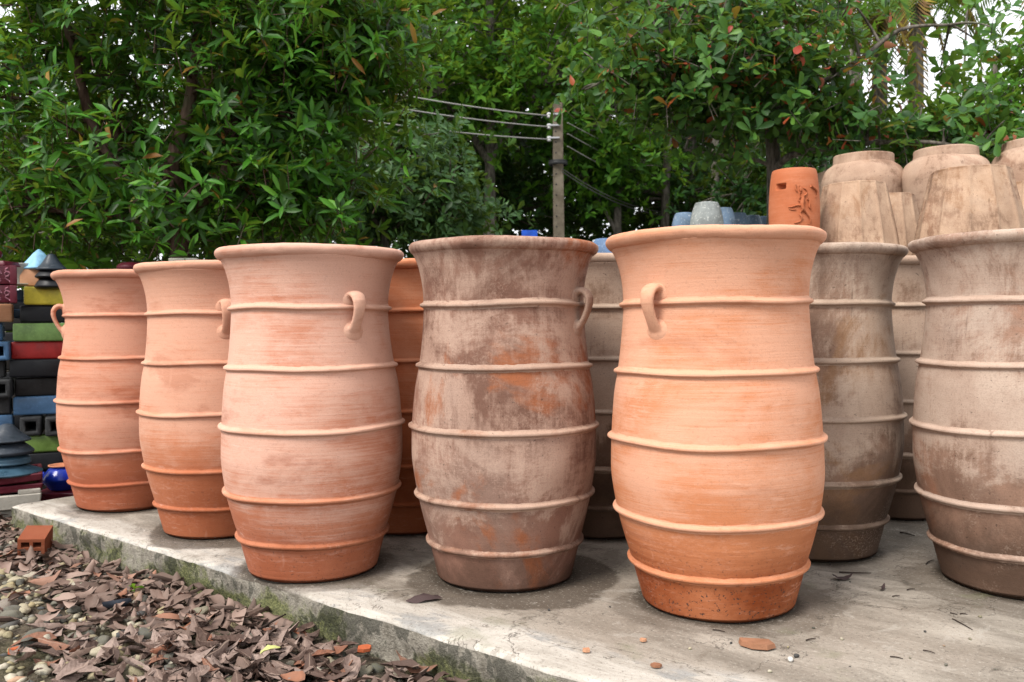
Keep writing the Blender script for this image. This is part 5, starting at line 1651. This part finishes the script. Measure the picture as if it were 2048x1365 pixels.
pebble("white pebble on the slab right of the brown tile shard", 1581, 1323, 0.009, w_m)
pebble("dark pebble touching the white one on the slab", 1593, 1315, 0.008, d_m)
pebble("round dark seed pod among the dead leaves", 283, 1234, 0.020, d_m, GROUND_Z + 0.02)
for px, py in [(1683, 1280), (1627, 1258), (1700, 1165), (1697, 1160), (1888, 1293), (1820, 1318), (1892, 1332), (1960, 1235), (1540, 1345), (1660, 1130), (1462, 1288), (1576, 1296), (1940, 1280), (1850, 1265), (1700, 1335), (1380, 1300), (1220, 1215), (1098, 1222), (1180, 1150), (1990, 1340)]:
    pebble("tiny stone scattered on the slab", px, py, rng.uniform(0.0028, 0.0055), [stone_mat, d_m, stone_mat][int(rng.integers(0, 3))], 0.0, "tiny stones on the slab")
twig_m = NB("twig_bark", 0.85, 0.2).done((0.035, 0.025, 0.02))


def twig(label, p0, p1, z, r=0.0025, bend=0.01, group=None):
    a, b = on_level(*p0, z), on_level(*p1, z)
    a.z += r + 0.001; b.z += r + 0.001
    t = Tubes(); t.add(curve_pts(a, b, (0.0, bend, 0.002), 6), [r, r, r * .9, r * .9, r * .8, r * .7, r * .5], 6)
    o = link("twig", t.mesh("twig", a), twig_m); o.location = a
    return tag(o, label, "twig", group)


twig("curved black twig on the slab between orange and beige urns", (1678, 1147), (1742, 1149), 0.0, 0.003, -0.01)
twig("thin dark twig in the gap before the deep rear urn", (1800, 1067), (1830, 1074), 0.0, 0.003)
twig("dark stick sticking out of the dead leaves by the slab", (520, 1262), (572, 1232), GROUND_Z + 0.05, 0.004)
twig("short brown twig right of the orange urn", (1612, 1283), (1632, 1279), 0.0, 0.0018, 0.0)
twig("fine twig left of the beige urn foot", (1852, 1130), (1868, 1122), 0.0, 0.002, 0.01)
for (p0, p1) in [((1905, 1240), (1945, 1262)), ((1814, 1182), (1830, 1180)), ((1785, 1195), (1800, 1194)), ((1920, 1230), (1935, 1231)), ((1780, 1316), (1806, 1320)), ((1846, 1303), (1870, 1309)), ((1425, 1262), (1450, 1266)), ((1900, 1228), (1915, 1232))]:
    twig("bit of dark twig scattered on the slab", p0, p1, 0.0, 0.0018, 0.004, "twig bits on the slab")


def placed_leaf(label, px, py, z, L, mesh_i, rz, mat=None, rx=0.0):
    me = LEAFM[0][mesh_i]
    if mat is not None:
        me = me.copy(); me.materials.clear(); me.materials.append(mat)
    c = on_level(px, py, z)
    o = bpy.data.objects.new("dry_leaf", me); COL.objects.link(o)
    o.location = (c.x, c.y, z + 0.012); o.scale = (L, L, L); o.rotation_euler = (rx, 0, rz)
    return tag(o, label, "leaf")


dark_leaf = NB("dark_dry_leaf", 0.8, 0.2).done((0.055, 0.036, 0.035))
yel_leaf = NB("yellow_green_leaf", 0.6, 0.3).done((0.42, 0.44, 0.16))
placed_leaf("curled dark brown leaf lying on the slab before the dark brown urn", 848, 1200, 0.004, 0.11, 2, 0.25, dark_leaf)
placed_leaf("crumpled dry leaf on the slab behind the bright orange urn", 1765, 1180, 0.002, 0.045, 4, 0.9, dark_leaf, 0.3)
placed_leaf("spiky dry leaf on the slab under the grey brown urn", 1685, 1160, 0.002, 0.07, 6, 0.1, dark_leaf)
placed_leaf("yellow green fallen leaf on top of the brown litter", 541, 1308, GROUND_Z + 0.055, 0.065, 3, 0.8, yel_leaf)
for i in range(16):
    x0, y0 = rng.uniform(150, 760), rng.uniform(1190, 1360)
    p = on_level(x0, y0, GROUND_Z)
    if slab_coords(p)[1] > -0.06: continue
    twig("thin bare twig lying on the dead leaves", (x0, y0), (x0 + rng.uniform(-50, 50), y0 + rng.uniform(-18, 18)), GROUND_Z + 0.045, rng.uniform(0.0015, 0.003), 0.01, "bare twigs on the dead leaves")
# black pipe piece and green sprout among the leaves
a, b = on_level(205, 1212, GROUND_Z + 0.03), on_level(262, 1203, GROUND_Z + 0.03)
t = Tubes(); t.add([a, (a + b) / 2, b], 0.013, 12)
o = link("pipe_piece", t.mesh("pipe_piece", a), G["slate"]); o.location = a
tag(o, "short piece of dark slate coloured pipe among the leaves", "pipe")
c = on_level(268, 1200, GROUND_Z)
spr = thing("green_sprout", "tiny bright green seedling among the dead leaves", "seedling", (c.x, c.y, ground_z(c.x, c.y)))
t = Tubes(); t.add([Vector((0, 0, 0)), Vector((0.003, 0, 0.045))], 0.002, 5)
link("stem", t.mesh("stem"), L_lime, spr)
A_ = leaf_arrays(np.array([(0.003, 0, 0.05)]), np.array([(0, 0, 1.0)]), 6, 0.035, 0.02, 0.3, 0.1)
link("leaves", leaf_mesh("leaves", A_, T_OBOV, F8, (0, 0, 0)), L_lime, spr)
